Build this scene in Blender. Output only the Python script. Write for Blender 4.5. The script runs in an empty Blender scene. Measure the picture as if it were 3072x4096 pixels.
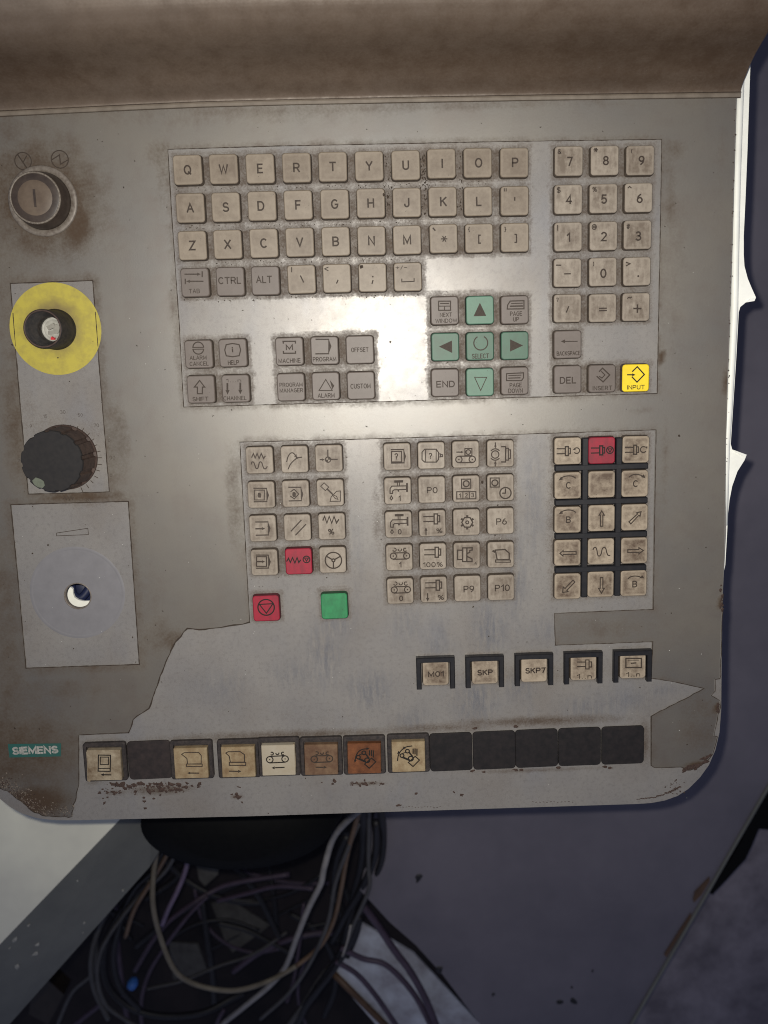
import bpy, bmesh, math, random
import numpy as np
from mathutils import Matrix, Vector
random.seed(7); rng = np.random.default_rng(7)
S = bpy.context.scene
COL = S.collection
# ------------------------------------------------------------------ camera, world, light, exposure
# Panel coordinates in millimetres: x right, y up along the panel, z out of it towards the viewer.
CAM = (111.026, -100.195, 535.004)
ROT = ((0.9994503423052632, -0.024932854531739546, 0.021848707760216697),
       (-0.028223217515095392, -0.9856839665147525, 0.16622445111606532),
       (0.017391470869016545, -0.16674972539899635, -0.9858458631147006))
PPX, PPY = 1536+123.15, 2048-26.97     # the photograph is a crop: its optical centre is off the middle
FPX = 3700.0
# the panel hangs upright in the world: panel x -> +X, panel y -> +Z, panel z -> -Y
W = Matrix(((1, 0, 0, 0), (0, 0, -1, 0), (0, 1, 0, 0), (0, 0, 0, 1)))
def to_world(p): return W @ Vector((p[0]*.001, p[1]*.001, p[2]*.001))
cam = bpy.data.cameras.new('camera'); camo = bpy.data.objects.new('camera', cam); COL.objects.link(camo)
r = ROT
cm = Matrix(((r[0][0], -r[1][0], -r[2][0], CAM[0]*.001), (r[0][1], -r[1][1], -r[2][1], CAM[1]*.001),
             (r[0][2], -r[1][2], -r[2][2], CAM[2]*.001), (0, 0, 0, 1)))
camo.matrix_world = W @ cm
cam.sensor_fit = 'VERTICAL'; cam.sensor_height = 24; cam.lens = FPX/4096*24
cam.shift_x = -123.15/4096; cam.shift_y = -26.97/4096
cam.clip_start = .01; cam.clip_end = 20
cam.dof.use_dof = True; cam.dof.focus_distance = .545; cam.dof.aperture_fstop = cam.lens/3.6
S.camera = camo
world = bpy.data.worlds.new('World'); S.world = world; world.use_nodes = True
bg = world.node_tree.nodes['Background']; bg.inputs[0].default_value = (.43, .49, .74, 1); bg.inputs[1].default_value = .27
def lamp(name, pos, target, watts, radius, angle, blend, color):
    l = bpy.data.lights.new(name, 'SPOT'); l.energy = watts; l.shadow_soft_size = radius
    l.spot_size = math.radians(angle); l.spot_blend = blend; l.color = color
    o = bpy.data.objects.new(name, l); COL.objects.link(o)
    a, b = to_world(pos), to_world(target)
    o.location = a; o.rotation_euler = (b-a).to_track_quat('-Z', 'Y').to_euler()
# the phone's flash, a centimetre up and left of its lens
lamp('phone_flash', (CAM[0]-11, CAM[1]+11, CAM[2]), (105, -125, 0), 16.5, .0032, 100, 1.0, (1, .955, .865))
S.view_settings.view_transform = 'Standard'; S.view_settings.look = 'None'
S.view_settings.exposure = 0; S.view_settings.gamma = 1
S.cycles.use_denoising = True; S.cycles.max_bounces = 6
S.cycles.sample_clamp_indirect = 4
S.cycles.filter_width = 1.05

# ------------------------------------------------------------------ mapping from the survey picture to the panel
RG = {'A': (600, 500, .66305), 'B': (1600, 500, .66305), 'C': (600, 1100, .66305), 'D': (1600, 1100, .66305),
      'E': (900, 1700, .48222), 'F': (1480, 1700, .42194), 'G': (2100, 1700, .42194), 'H': (1600, 2400, .7836),
      'K': (0, 1500, .36166), 'L': (0, 2000, .42194), 'M': (0, 560, .42493), 'P': (0, 2850, .60277), 'Q': (900, 2850, .54250),
      'R': (1300, 3150, 1.06811), 'T': (0, 3150, .96444), 'U': (2500, 2100, .58787), 'Z': (0, 0, 1)}
def bp(px, py, z=0.0, reg='Z'):
    ox, oy, s = RG[reg]; px = ox+px*s; py = oy+py*s
    a, b = (px-PPX)/FPX, (py-PPY)/FPX
    d = [ROT[0][i]*a+ROT[1][i]*b+ROT[2][i] for i in range(3)]
    t = (z-CAM[2])/d[2]
    return (CAM[0]+t*d[0], CAM[1]+t*d[1])
def bpl(pts, z=0.0, reg='Z'): return [bp(x, y, z, reg) for x, y in pts]

# ------------------------------------------------------------------ materials
class NT:
    def __init__(s, name):
        s.m = bpy.data.materials.new(name); s.m.use_nodes = True; s.t = s.m.node_tree; s.n = s.t.nodes
        s.p = s.n['Principled BSDF']; s.pos = s.n.new('ShaderNodeNewGeometry').outputs['Position']
    def link(s, a, b):
        if isinstance(a, (int, float)): b.default_value = a
        elif isinstance(a, tuple): b.default_value = a if len(a) == 4 or b.type == 'VECTOR' else a+(1,)
        else: s.t.links.new(a, b)
    def noise(s, scale, detail=3, rough=.6, vec=None, dist=0):
        n = s.n.new('ShaderNodeTexNoise'); n.inputs['Scale'].default_value = scale; n.inputs['Detail'].default_value = detail
        n.inputs['Roughness'].default_value = rough; n.inputs['Distortion'].default_value = dist
        s.link(vec if vec is not None else s.pos, n.inputs['Vector']); return n.outputs['Fac']
    def vor(s, scale, out='Distance', feature='F1'):
        n = s.n.new('ShaderNodeTexVoronoi'); n.feature = feature; n.inputs['Scale'].default_value = scale; s.link(s.pos, n.inputs['Vector']); return n.outputs[out]
    def scaled(s, v, coord=None):
        n = s.n.new('ShaderNodeVectorMath'); n.operation = 'MULTIPLY'; s.link(coord if coord is not None else s.pos, n.inputs[0]); n.inputs[1].default_value = v; return n.outputs[0]
    def math(s, op, a, b=0.0, clamp=False):
        n = s.n.new('ShaderNodeMath'); n.operation = op; n.use_clamp = clamp; s.link(a, n.inputs[0]); s.link(b, n.inputs[1]); return n.outputs[0]
    def rng(s, v, a, b, c=0.0, d=1.0, smooth=False):
        n = s.n.new('ShaderNodeMapRange'); n.clamp = True
        if smooth: n.interpolation_type = 'SMOOTHSTEP'
        s.link(v, n.inputs[0])
        for k, x in enumerate((a, b, c, d)): s.link(x, n.inputs[k+1])
        return n.outputs[0]
    def mix(s, f, a, b):
        n = s.n.new('ShaderNodeMix'); n.data_type = 'RGBA'; s.link(f, n.inputs[0]); s.link(a, n.inputs[6]); s.link(b, n.inputs[7]); return n.outputs[2]
    def attr(s, name):
        n = s.n.new('ShaderNodeAttribute'); n.attribute_name = name; return n.outputs['Fac']
    def gen(s):
        return s.n.new('ShaderNodeTexCoord').outputs['Generated']
    def bump(s, h, strength, dist):
        n = s.n.new('ShaderNodeBump'); n.inputs['Strength'].default_value = strength; n.inputs['Distance'].default_value = dist
        s.link(h, n.inputs['Height']); s.t.links.new(n.outputs[0], s.p.inputs['Normal'])
    def out(s, col, rough=.5, metal=0.0, spec=.5, **k):
        s.link(col, s.p.inputs['Base Color']); s.link(rough, s.p.inputs['Roughness']); s.link(metal, s.p.inputs['Metallic'])
        s.link(spec, s.p.inputs['Specular IOR Level'])
        for a, b in k.items(): s.link(b, s.p.inputs[a.replace('_', ' ')])
        return s.m
MAT = {}
def m_plate():
    t = NT('bare_silver_plate')
    g = t.attr('grime_shade'); sm = t.attr('smudge')
    n1 = t.noise(900, 5, .7); n2 = t.noise(140, 4, .65); n3 = t.noise(28, 3, .6); fine = t.noise(3800, 2, .6)
    # grime: the painted-in amount decides how far the noise breaks through to bare metal
    amt = t.math('ADD', t.math('MULTIPLY', n1, 1.15), t.math('MULTIPLY', n2, .95))
    gr = t.rng(t.math('SUBTRACT', t.math('ADD', g, amt), 1.25), 0, .78, 0, 1)
    gr = t.math('MULTIPLY', gr, t.rng(g, .02, .35))
    base = t.mix(t.rng(n3, .35, .7), (.196, .182, .165), (.160, .150, .142))
    base = t.mix(t.rng(t.noise(11, 4, .65), .48, .68, 0, .7), base, (.150, .128, .106))
    base = t.mix(t.rng(t.noise(17, 3, .6, t.scaled((1.6, 1, .6))), .56, .74, 0, .55), base, (.142, .146, .165))
    base = t.mix(t.math('MULTIPLY', sm, t.rng(t.noise(60, 4, .7, t.scaled((6, 1, 1.2))), .38, .58, 0, .9)), base, (.078, .083, .100))
    base = t.mix(t.rng(fine, .35, .75, 0, .38), base, (.34, .33, .32))
    base = t.mix(t.rng(t.noise(420, 3, .7), .5, .75, 0, .35), base, (.09, .08, .075))
    col = t.mix(t.math('MULTIPLY', gr, .86), base, (.062, .043, .030))
    flk = t.rng(t.vor(950), .0, .06, 1, 0); sel = t.rng(t.noise(300, 1, .5), .64, .66)
    col = t.mix(t.math('MULTIPLY', flk, sel), col, (.8, .8, .78))
    t.bump(t.math('ADD', t.math('MULTIPLY', fine, .5), t.math('MULTIPLY', gr, .9)), .50, .00009)
    ro = t.rng(gr, 0, 1, .355, .72); ro = t.math('ADD', ro, t.math('MULTIPLY', t.math('SUBTRACT', n2, .5), .14))
    me = t.rng(gr, 0, 1, .14, .0)
    return t.out(col, ro, me, .5, IOR=t.rng(gr, 0, 1, 1.44, 1.25))
def m_film(name='grey_film', tint=1.0, metal=.2, rough=.435, c1=(.112, .096, .071), c2=(.084, .075, .062), ior=2.0):
    t = NT(name)
    g = t.attr('grime_shade')
    n1 = t.noise(700, 4, .7); n2 = t.noise(90, 5, .65); n3 = t.noise(14, 3, .6); fine = t.noise(3500, 2, .6)
    base = t.mix(t.rng(n3, .35, .68), tuple(x*tint for x in c1), tuple(x*tint for x in c2))
    base = t.mix(t.rng(n2, .5, .8, 0, .5), base, (.078*tint, .058*tint, .043*tint))
    base = t.mix(t.rng(fine, .35, .8, 0, .18), base, (.22, .2, .18))
    base = t.mix(t.rng(t.noise(22, 5, .75), .5, .78, 0, .5), base, (.080*tint, .056*tint, .038*tint))
    amt = t.math('ADD', t.math('MULTIPLY', n1, .5), t.math('MULTIPLY', n2, .7))
    gr = t.math('MULTIPLY', t.rng(t.math('SUBTRACT', t.math('ADD', g, amt), .70), 0, .72), t.rng(g, .02, .25))
    col = t.mix(t.math('MULTIPLY', gr, .9), base, (.052, .031, .018))
    spk = t.math('MULTIPLY', t.rng(t.vor(420), .03, .09, 1, 0), t.rng(t.noise(120, 1, .5), .62, .64))
    col = t.mix(spk, col, (.03, .024, .02))
    flk = t.math('MULTIPLY', t.rng(t.vor(900), .0, .055, 1, 0), t.rng(t.noise(260, 1, .5), .65, .67))
    col = t.mix(flk, col, (.7, .68, .64))
    t.bump(t.math('ADD', fine, t.math('MULTIPLY', n1, .7)), .42, .00008)
    return t.out(col, t.rng(gr, 0, 1, rough, .7), t.rng(gr, 0, 1, metal, .0), .5, IOR=t.rng(gr, 0, .8, ior, 1.3))
def m_plastic(name, c, dirt=(.09, .066, .048), amount=.6, rough=.5, edge=.0, streak=False):
    t = NT(name)
    n = t.noise(230, 5, .68); n2 = t.noise(55, 2, .5); f = t.noise(1800, 3, .7)
    d = t.math('ADD', t.math('MULTIPLY', n, .7), t.math('MULTIPLY', n2, .5))
    oi = t.n.new('ShaderNodeObjectInfo').outputs['Random']
    d = t.math('ADD', d, t.math('MULTIPLY', t.math('SUBTRACT', oi, .5), .16))
    if streak: d = t.math('ADD', d, t.math('MULTIPLY', t.math('SUBTRACT', t.noise(300, 4, .6, t.scaled((1.6, 1, .35))), .5), .55))
    dd = t.rng(d, .44, .78, .06, amount)
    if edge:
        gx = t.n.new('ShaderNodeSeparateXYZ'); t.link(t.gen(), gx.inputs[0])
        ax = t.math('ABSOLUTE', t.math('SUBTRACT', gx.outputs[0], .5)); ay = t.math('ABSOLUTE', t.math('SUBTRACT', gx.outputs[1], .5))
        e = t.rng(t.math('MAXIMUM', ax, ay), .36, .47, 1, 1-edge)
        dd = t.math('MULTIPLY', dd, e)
    col = t.mix(dd, c, dirt)
    col = t.mix(t.math('MULTIPLY', t.rng(f, .60, .72), .45), col, dirt)
    sp = t.math('MULTIPLY', t.rng(t.vor(480), .05, .12, 1, 0), t.rng(t.noise(170, 1, .5), .60, .62))
    col = t.mix(t.math('MULTIPLY', sp, .8), col, (.035, .026, .02))
    t.bump(f, .18, .00006)
    return t.out(col, rough, 0.0, .4)
def m_plain(name, c, rough=.6, metal=0.0, var=.25, scale=200, spec=.4, c2=None):
    t = NT(name); n = t.noise(scale, 4, .65)
    c2 = c2 or tuple(x*(1-var) for x in c)
    t.bump(t.noise(scale*6, 3, .6), .12, .0001)
    return t.out(t.mix(t.rng(n, .35, .68), c, c2), rough, metal, spec)
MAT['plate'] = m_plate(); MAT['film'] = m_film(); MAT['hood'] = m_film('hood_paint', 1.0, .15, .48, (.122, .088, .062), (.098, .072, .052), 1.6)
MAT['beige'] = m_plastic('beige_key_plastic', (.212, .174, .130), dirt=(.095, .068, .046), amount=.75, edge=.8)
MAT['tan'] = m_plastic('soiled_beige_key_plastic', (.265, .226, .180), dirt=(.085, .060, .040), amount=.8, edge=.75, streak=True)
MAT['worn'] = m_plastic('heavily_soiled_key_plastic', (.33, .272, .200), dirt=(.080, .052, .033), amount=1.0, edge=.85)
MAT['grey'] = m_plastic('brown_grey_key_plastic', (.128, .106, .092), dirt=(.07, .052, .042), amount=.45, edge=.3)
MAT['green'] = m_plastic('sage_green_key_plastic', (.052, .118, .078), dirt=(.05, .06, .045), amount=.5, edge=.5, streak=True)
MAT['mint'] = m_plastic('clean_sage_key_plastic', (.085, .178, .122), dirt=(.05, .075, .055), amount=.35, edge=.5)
MAT['yellow'] = m_plastic('yellow_key_plastic', (.80, .60, .012), dirt=(.40, .26, .01), amount=.3)
MAT['red'] = m_plastic('crimson_key_plastic', (.27, .009, .026), dirt=(.10, .014, .02), amount=.65, streak=True)
MAT['vgreen'] = m_plastic('bright_green_key_plastic', (.026, .225, .080), dirt=(.018, .085, .038), amount=.55, streak=True)
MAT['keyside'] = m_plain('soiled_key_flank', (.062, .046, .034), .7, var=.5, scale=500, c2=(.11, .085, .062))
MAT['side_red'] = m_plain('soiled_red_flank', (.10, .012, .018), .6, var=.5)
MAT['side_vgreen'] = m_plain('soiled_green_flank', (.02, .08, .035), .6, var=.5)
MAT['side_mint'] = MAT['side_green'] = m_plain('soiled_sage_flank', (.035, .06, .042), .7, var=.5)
MAT['ink'] = m_plain('legend_ink', (.044, .032, .024), .6, spec=.2, var=.3, scale=900)
MAT['inkpale'] = m_plain('worn_legend_ink', (.058, .044, .035), .6, spec=.2, var=.4, scale=900)
MAT['inkblack'] = m_plain('black_legend_ink', (.016, .013, .011), .6, spec=.2)
MAT['seam'] = m_plain('seam_grime', (.040, .027, .018), .85, var=.5, scale=800)
MAT['crust'] = m_plain('dried_brown_crust', (.030, .017, .013), .8, var=.6, scale=900, c2=(.065, .038, .028))
MAT['flaked'] = m_plain('flaked_pale_paint', (.21, .17, .135), .7, scale=900, c2=(.10, .075, .055))
MAT['blank_brown'] = m_plain('grimy_blanking_plastic', (.020, .016, .0155), .6, scale=250, spec=.25, c2=(.035, .026, .024))
MAT['contact'] = m_plain('yellowed_nylon', (.36, .355, .32), .5, var=.3, scale=400)
MAT['contactdim'] = m_plain('dull_nylon', (.25, .24, .21), .5, var=.3)
MAT['collar'] = m_plain('grimy_black_collar', (.012, .0115, .012), .4, scale=400, spec=.5, c2=(.030, .025, .022))
MAT['seat'] = m_plain('clean_silver_paint', (.178, .172, .178), .5, .1, var=.12, scale=120)
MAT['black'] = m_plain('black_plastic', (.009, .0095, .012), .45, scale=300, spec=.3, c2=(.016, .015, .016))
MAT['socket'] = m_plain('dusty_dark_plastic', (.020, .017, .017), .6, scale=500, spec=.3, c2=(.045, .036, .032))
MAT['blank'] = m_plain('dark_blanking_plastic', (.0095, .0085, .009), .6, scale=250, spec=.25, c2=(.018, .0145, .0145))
MAT['brownknob'] = m_plain('grimy_brown_knob', (.068, .044, .034), .6, scale=300, spec=.3, c2=(.034, .021, .017))
MAT['knobtop'] = m_plain('worn_charcoal_cap', (.014, .013, .0135), .65, scale=400, spec=.25, c2=(.020, .018, .0175))
MAT['marker'] = m_plain('pale_green_marker', (.12, .135, .10), .5, scale=400)
def m_disc():
    t = NT('yellow_printed_disc'); sp = t.n.new('ShaderNodeSeparateXYZ'); t.link(t.gen(), sp.inputs[0])
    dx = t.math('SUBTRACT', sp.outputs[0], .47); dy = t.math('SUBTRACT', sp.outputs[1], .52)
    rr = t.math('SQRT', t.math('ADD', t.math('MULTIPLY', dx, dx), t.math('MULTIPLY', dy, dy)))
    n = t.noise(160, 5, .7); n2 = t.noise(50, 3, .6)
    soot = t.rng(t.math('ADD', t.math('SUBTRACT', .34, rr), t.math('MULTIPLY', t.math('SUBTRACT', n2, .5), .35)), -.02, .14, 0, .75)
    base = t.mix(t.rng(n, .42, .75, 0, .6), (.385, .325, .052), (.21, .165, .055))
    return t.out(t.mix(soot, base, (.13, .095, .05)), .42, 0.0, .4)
MAT['ydisc'] = m_disc()
MAT['teal'] = m_plastic('teal_badge', (.015, .095, .080), dirt=(.05, .06, .045), amount=.6)
MAT['white'] = m_plain('white_paint', (.86, .86, .80), .5, scale=60, c2=(.76, .76, .70))
MAT['ivory'] = m_plastic('ivory_lens', (.36, .305, .215), dirt=(.10, .058, .026), amount=.85, rough=.3)
MAT['cream'] = m_plastic('cream_lens', (.34, .272, .165), dirt=(.13, .07, .03), amount=.75, rough=.3)
MAT['whitelens'] = m_plastic('clean_ivory_lens', (.38, .34, .265), dirt=(.25, .18, .09), amount=.35, rough=.3)
MAT['amber'] = m_plastic('browned_lens', (.20, .132, .078), dirt=(.075, .034, .02), amount=.8, rough=.3)
MAT['rust'] = m_plastic('rust_brown_lens', (.185, .070, .028), dirt=(.035, .016, .010), amount=.8, rough=.3)
MAT['steel'] = m_plain('dull_steel', (.17, .148, .125), .5, .1, scale=500, c2=(.10, .08, .065))
MAT['trim'] = m_plain('dusty_seam_trim', (.155, .128, .10), .6, scale=120, c2=(.105, .084, .064))
MAT['lensrim'] = m_plain('scuffed_clear_rim', (.19, .165, .135), .5, .05, scale=900, c2=(.08, .062, .048))
MAT['smoke'] = m_plain('smoky_lens', (.050, .037, .029), .38, scale=200, spec=.4, c2=(.030, .022, .018))
MAT['lenscore'] = m_plain('tan_lens_core', (.115, .086, .062), .5, scale=200, spec=.3, c2=(.085, .062, .045))
MAT['slate'] = m_plain('slate_painted_metal', (.138, .126, .148), .55, scale=9, c2=(.104, .096, .116))
MAT['cabinet'] = m_plain('beige_cabinet_paint', (.76, .74, .60), .6, scale=10, c2=(.62, .60, .50))
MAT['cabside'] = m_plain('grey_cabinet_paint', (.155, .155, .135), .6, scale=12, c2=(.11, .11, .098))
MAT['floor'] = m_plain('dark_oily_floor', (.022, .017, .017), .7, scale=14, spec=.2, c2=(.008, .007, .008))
MAT['lilac'] = m_plain('dusty_lilac_concrete', (.23, .205, .225), .75, scale=22, c2=(.12, .105, .12))
MAT['paper'] = m_plain('pale_blue_board', (.50, .53, .60), .6, scale=25, c2=(.26, .25, .28))
MAT['pink'] = m_plain('off_white_print', (.40, .38, .34), .6, scale=900, c2=(.16, .17, .15))
def cable_mat(name, c): MAT[name] = m_plain(name, c, .5, scale=60, var=.3)
cable_mat('pale_cable', (.30, .28, .26)); cable_mat('tan_cable', (.175, .148, .105)); cable_mat('brown_cable', (.16, .10, .06))
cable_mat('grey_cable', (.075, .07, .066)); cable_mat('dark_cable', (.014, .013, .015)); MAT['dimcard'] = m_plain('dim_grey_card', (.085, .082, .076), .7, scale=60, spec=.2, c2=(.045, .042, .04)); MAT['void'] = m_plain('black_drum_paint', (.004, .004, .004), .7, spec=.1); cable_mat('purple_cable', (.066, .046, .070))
cable_mat('lilac_cable', (.19, .14, .21)); cable_mat('navy_plastic', (.010, .016, .055)); cable_mat('red_plastic', (.55, .02, .03))
cable_mat('blue_plastic', (.06, .20, .62)); cable_mat('rusty', (.095, .052, .027)); cable_mat('dim_brown', (.03, .022, .016))

# ------------------------------------------------------------------ object helpers (millimetres in, metres out)
ROOT_MW = W.copy()
def link(name, me, parent=None, mat=None):
    o = bpy.data.objects.new(name, me); COL.objects.link(o)
    if parent is not None: o.parent = parent
    else: o.matrix_world = ROOT_MW
    if mat and me is not None:
        me.materials.clear(); me.materials.append(MAT[mat])
    return o
def tag(o, label=None, cat=None, group=None, kind=None):
    if label: o['label'] = label
    if cat: o['category'] = cat
    if group: o['group'] = group
    if kind: o['kind'] = kind
    return o
def mesh(name, v, f, smooth=False):
    me = bpy.data.meshes.new(name); me.from_pydata([(a*.001, b*.001, c*.001) for a, b, c in v], [], f); me.validate(); me.update()
    if smooth: me.shade_smooth()
    return me
class B:
    """collects vertices (mm) and faces"""
    def __init__(s): s.v = []; s.f = []
    def add(s, v, f):
        k = len(s.v); s.v += [tuple(p) for p in v]; s.f += [tuple(i+k for i in q) for q in f]; return s
    def me(s, name, smooth=False): return mesh(name, s.v, s.f, smooth)
    def loft(s, rings, cap0=True, cap1=True, closed=True):
        n = len(rings[0]); v = [p for r in rings for p in r]; f = []
        for k in range(len(rings)-1):
            for i in range(n if closed else n-1):
                j = (i+1) % n; f.append((k*n+i, k*n+j, (k+1)*n+j, (k+1)*n+i))
        if cap0: f.append(tuple(range(n-1, -1, -1)))
        if cap1: f.append(tuple(range((len(rings)-1)*n, len(rings)*n)))
        return s.add(v, f)
    def box(s, x0, x1, y0, y1, z0, z1): 
        return s.loft([[(x0, y0, z), (x1, y0, z), (x1, y1, z), (x0, y1, z)] for z in (z0, z1)])
    def tube(s, pts, r, n=8):
        P = [Vector(p) for p in pts]; rings = []; up = Vector((.13, .2, 1))
        for i, p in enumerate(P):
            d = (P[min(i+1, len(P)-1)]-P[max(i-1, 0)]).normalized()
            a = d.cross(up); a = a.normalized() if a.length > 1e-3 else Vector((1, 0, 0)); b = d.cross(a)
            rr = r[i] if isinstance(r, (list, tuple)) else r
            rings.append([tuple(p+(a*math.cos(q*2*math.pi/n)+b*math.sin(q*2*math.pi/n))*rr) for q in range(n)])
        return s.loft(rings)
def rrect(hw, hh, r, n=4, z=0, cx=0, cy=0):
    out = []
    for k, (sx, sy) in enumerate(((1, 1), (-1, 1), (-1, -1), (1, -1))):
        for i in range(n+1):
            a = math.pi/2*(k+i/n); out.append((cx+sx*(hw-r)+r*math.cos(a), cy+sy*(hh-r)+r*math.sin(a), z))
    return out
def circ(cx, cy, r, z=0, n=40, a0=0): return [(cx+r*math.cos(a0+2*math.pi*i/n), cy+r*math.sin(a0+2*math.pi*i/n), z) for i in range(n)]
def lathe(b, cx, cy, prof, n=48, cap0=False, cap1=True):
    return b.loft([circ(cx, cy, max(r, .01), z, n) for r, z in prof], cap0, cap1)
def spline(pts, n=10):
    """Catmull-Rom through points"""
    P = [np.array(p, float) for p in pts]; P = [2*P[0]-P[1]]+P+[2*P[-1]-P[-2]]; out = []
    for i in range(1, len(P)-2):
        for k in range(n):
            t = k/n; out.append(tuple(.5*((2*P[i])+(-P[i-1]+P[i+1])*t+(2*P[i-1]-5*P[i]+4*P[i+1]-P[i+2])*t*t+(-P[i-1]+3*P[i]-3*P[i+1]+P[i+2])*t**3)))
    out.append(tuple(P[-2])); return out
def curve_mesh(loops, half, z, name='m'):
    """filled outline(s) with holes, extruded; returns a mesh in metres"""
    cu = bpy.data.curves.new('c', 'CURVE'); cu.dimensions = '2D'; cu.fill_mode = 'BOTH'; cu.extrude = half
    for L in loops:
        sp = cu.splines.new('POLY'); sp.points.add(len(L)-1)
        for p, q in zip(sp.points, L): p.co = (q[0], q[1], 0, 1)
        sp.use_cyclic_u = True
    o = bpy.data.objects.new('c', cu); COL.objects.link(o)
    bpy.context.view_layer.update()
    me = bpy.data.meshes.new_from_object(o.evaluated_get(bpy.context.evaluated_depsgraph_get())); me.name = name
    bpy.data.objects.remove(o); bpy.data.curves.remove(cu)
    me.transform(Matrix.Translation((0, 0, z))); me.transform(Matrix.Scale(.001, 4)); me.materials.clear()
    return me
def arc(cx, cy, rx, ry, a0, a1, n=10):
    return [(cx+rx*math.cos(math.radians(a0+(a1-a0)*i/n)), cy+ry*math.sin(math.radians(a0+(a1-a0)*i/n))) for i in range(n+1)]
def _font():
    G = {}; O = arc(.34, .5, .34, .5, 90, 450, 24)
    G['O'] = (.68, [O]); G['Q'] = (.68, [O, [(.42, .24), (.68, -.02)]]); G['0'] = (.56, [arc(.28, .5, .28, .5, 90, 450, 22)])
    G['A'] = (.68, [[(0, 0), (.34, 1), (.68, 0)], [(.13, .36), (.55, .36)]])
    up = arc(.33, .75, .22, .25, 90, -90, 8); lo = arc(.33, .26, .26, .26, 90, -90, 8)
    G['B'] = (.58, [[(.33, 1), (0, 1), (0, 0), (.33, 0)], [(.33, 1)]+up[1:], [(0, .51), (.33, .51)]+lo[1:]])
    G['C'] = (.64, [arc(.34, .5, .34, .5, 48, 312, 18)]); G['D'] = (.62, [[(0, 0), (0, 1), (.26, 1)]+arc(.28, .5, .34, .5, 90, -90, 12)[1:]+[(0, 0)]])
    G['E'] = (.52, [[(.52, 1), (0, 1), (0, 0), (.52, 0)], [(0, .52), (.46, .52)]]); G['F'] = (.5, [[(.5, 1), (0, 1), (0, 0)], [(0, .5), (.42, .5)]])
    G['G'] = (.66, [arc(.34, .5, .34, .5, 48, 330, 18)+[(.66, .46), (.38, .46)]]); G['H'] = (.6, [[(0, 0), (0, 1)], [(.6, 0), (.6, 1)], [(0, .52), (.6, .52)]])
    G['I'] = (.0, [[(0, 0), (0, 1)]]); G['J'] = (.44, [[(.44, 1), (.44, .24)]+arc(.22, .24, .22, .24, 0, -180, 9)[1:]+[(0, .3)]])
    G['K'] = (.6, [[(0, 0), (0, 1)], [(.58, 1), (0, .42)], [(.2, .6), (.6, 0)]]); G['L'] = (.48, [[(0, 1), (0, 0), (.48, 0)]])
    G['M'] = (.74, [[(0, 0), (0, 1), (.37, .14), (.74, 1), (.74, 0)]]); G['N'] = (.6, [[(0, 0), (0, 1), (.6, 0), (.6, 1)]])
    G['P'] = (.58, [[(0, 0), (0, 1), (.32, 1)]+arc(.32, .73, .26, .27, 90, -90, 9)[1:]+[(0, .46)]])
    G['R'] = (.6, [[(0, 0), (0, 1), (.32, 1)]+arc(.32, .74, .26, .26, 90, -90, 9)[1:]+[(0, .48)], [(.32, .48), (.6, 0)]])
    G['S'] = (.58, [arc(.29, .74, .25, .26, 25, 270, 12)[:-1]+arc(.29, .25, .29, .25, 90, -155, 12)]); G['T'] = (.62, [[(0, 1), (.62, 1)], [(.31, 1), (.31, 0)]])
    G['U'] = (.6, [[(0, 1), (0, .3)]+arc(.3, .3, .3, .3, 180, 360, 10)[1:]+[(.6, 1)]]); G['V'] = (.64, [[(0, 1), (.32, 0), (.64, 1)]])
    G['W'] = (.9, [[(0, 1), (.22, 0), (.45, .9), (.68, 0), (.9, 1)]]); G['X'] = (.62, [[(0, 0), (.62, 1)], [(0, 1), (.62, 0)]]); G['Y'] = (.64, [[(0, 1), (.32, .46), (.64, 1)], [(.32, .46), (.32, 0)]])
    G['Z'] = (.6, [[(0, 1), (.6, 1), (0, 0), (.6, 0)]]); G['1'] = (.26, [[(0, .74), (.26, 1), (.26, 0)]])
    G['2'] = (.52, [arc(.26, .73, .26, .27, 160, -40, 10)+[(0, 0), (.54, 0)]]); G['3'] = (.52, [arc(.25, .76, .23, .24, 150, -80, 10)+[(.16, .52)]+arc(.25, .27, .27, .27, 80, -150, 10)])
    G['4'] = (.58, [[(.42, 0), (.42, 1), (0, .28), (.58, .28)]]); G['5'] = (.54, [[(.5, 1), (.08, 1), (.04, .54)]+arc(.26, .32, .27, .32, 110, -150, 12)])
    G['6'] = (.54, [arc(.27, .3, .27, .3, 90, 450, 18), [(.01, .36), (.1, .74), (.36, 1)]]); G['7'] = (.52, [[(0, 1), (.52, 1), (.2, 0)]])
    G['8'] = (.54, [arc(.27, .76, .23, .24, 90, 450, 16), arc(.27, .27, .27, .26, 90, 450, 16)]); G['9'] = (.54, [arc(.27, .7, .27, .3, 90, 450, 18), [(.53, .64), (.44, .26), (.18, 0)]])
    G['%'] = (.9, [arc(.2, .76, .17, .2, 90, 450, 14), arc(.7, .22, .17, .2, 90, 450, 14), [(.72, 1), (.2, 0)]])
    G['?'] = (.46, [arc(.23, .76, .22, .24, 165, -30, 9)+[(.24, .42), (.24, .26)], [(.24, .09), (.24, .0)]])
    G['&'] = (.62, [[(.62, 0), (.12, .74)]+arc(.27, .83, .17, .17, 200, -20, 8)+[(.36, .62), (.08, .42)]+arc(.25, .24, .25, .24, 140, 300, 7)+[(.6, .42)]])
    G['@'] = (.8, [arc(.4, .5, .4, .5, -50, -395, 18), arc(.4, .5, .16, .2, 0, 360, 12), [(.58, .7), (.58, .34), (.74, .3)]]); G['#'] = (.6, [[(.16, 0), (.26, 1)], [(.38, 0), (.48, 1)], [(0, .34), (.6, .34)], [(.02, .68), (.62, .68)]])
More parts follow.
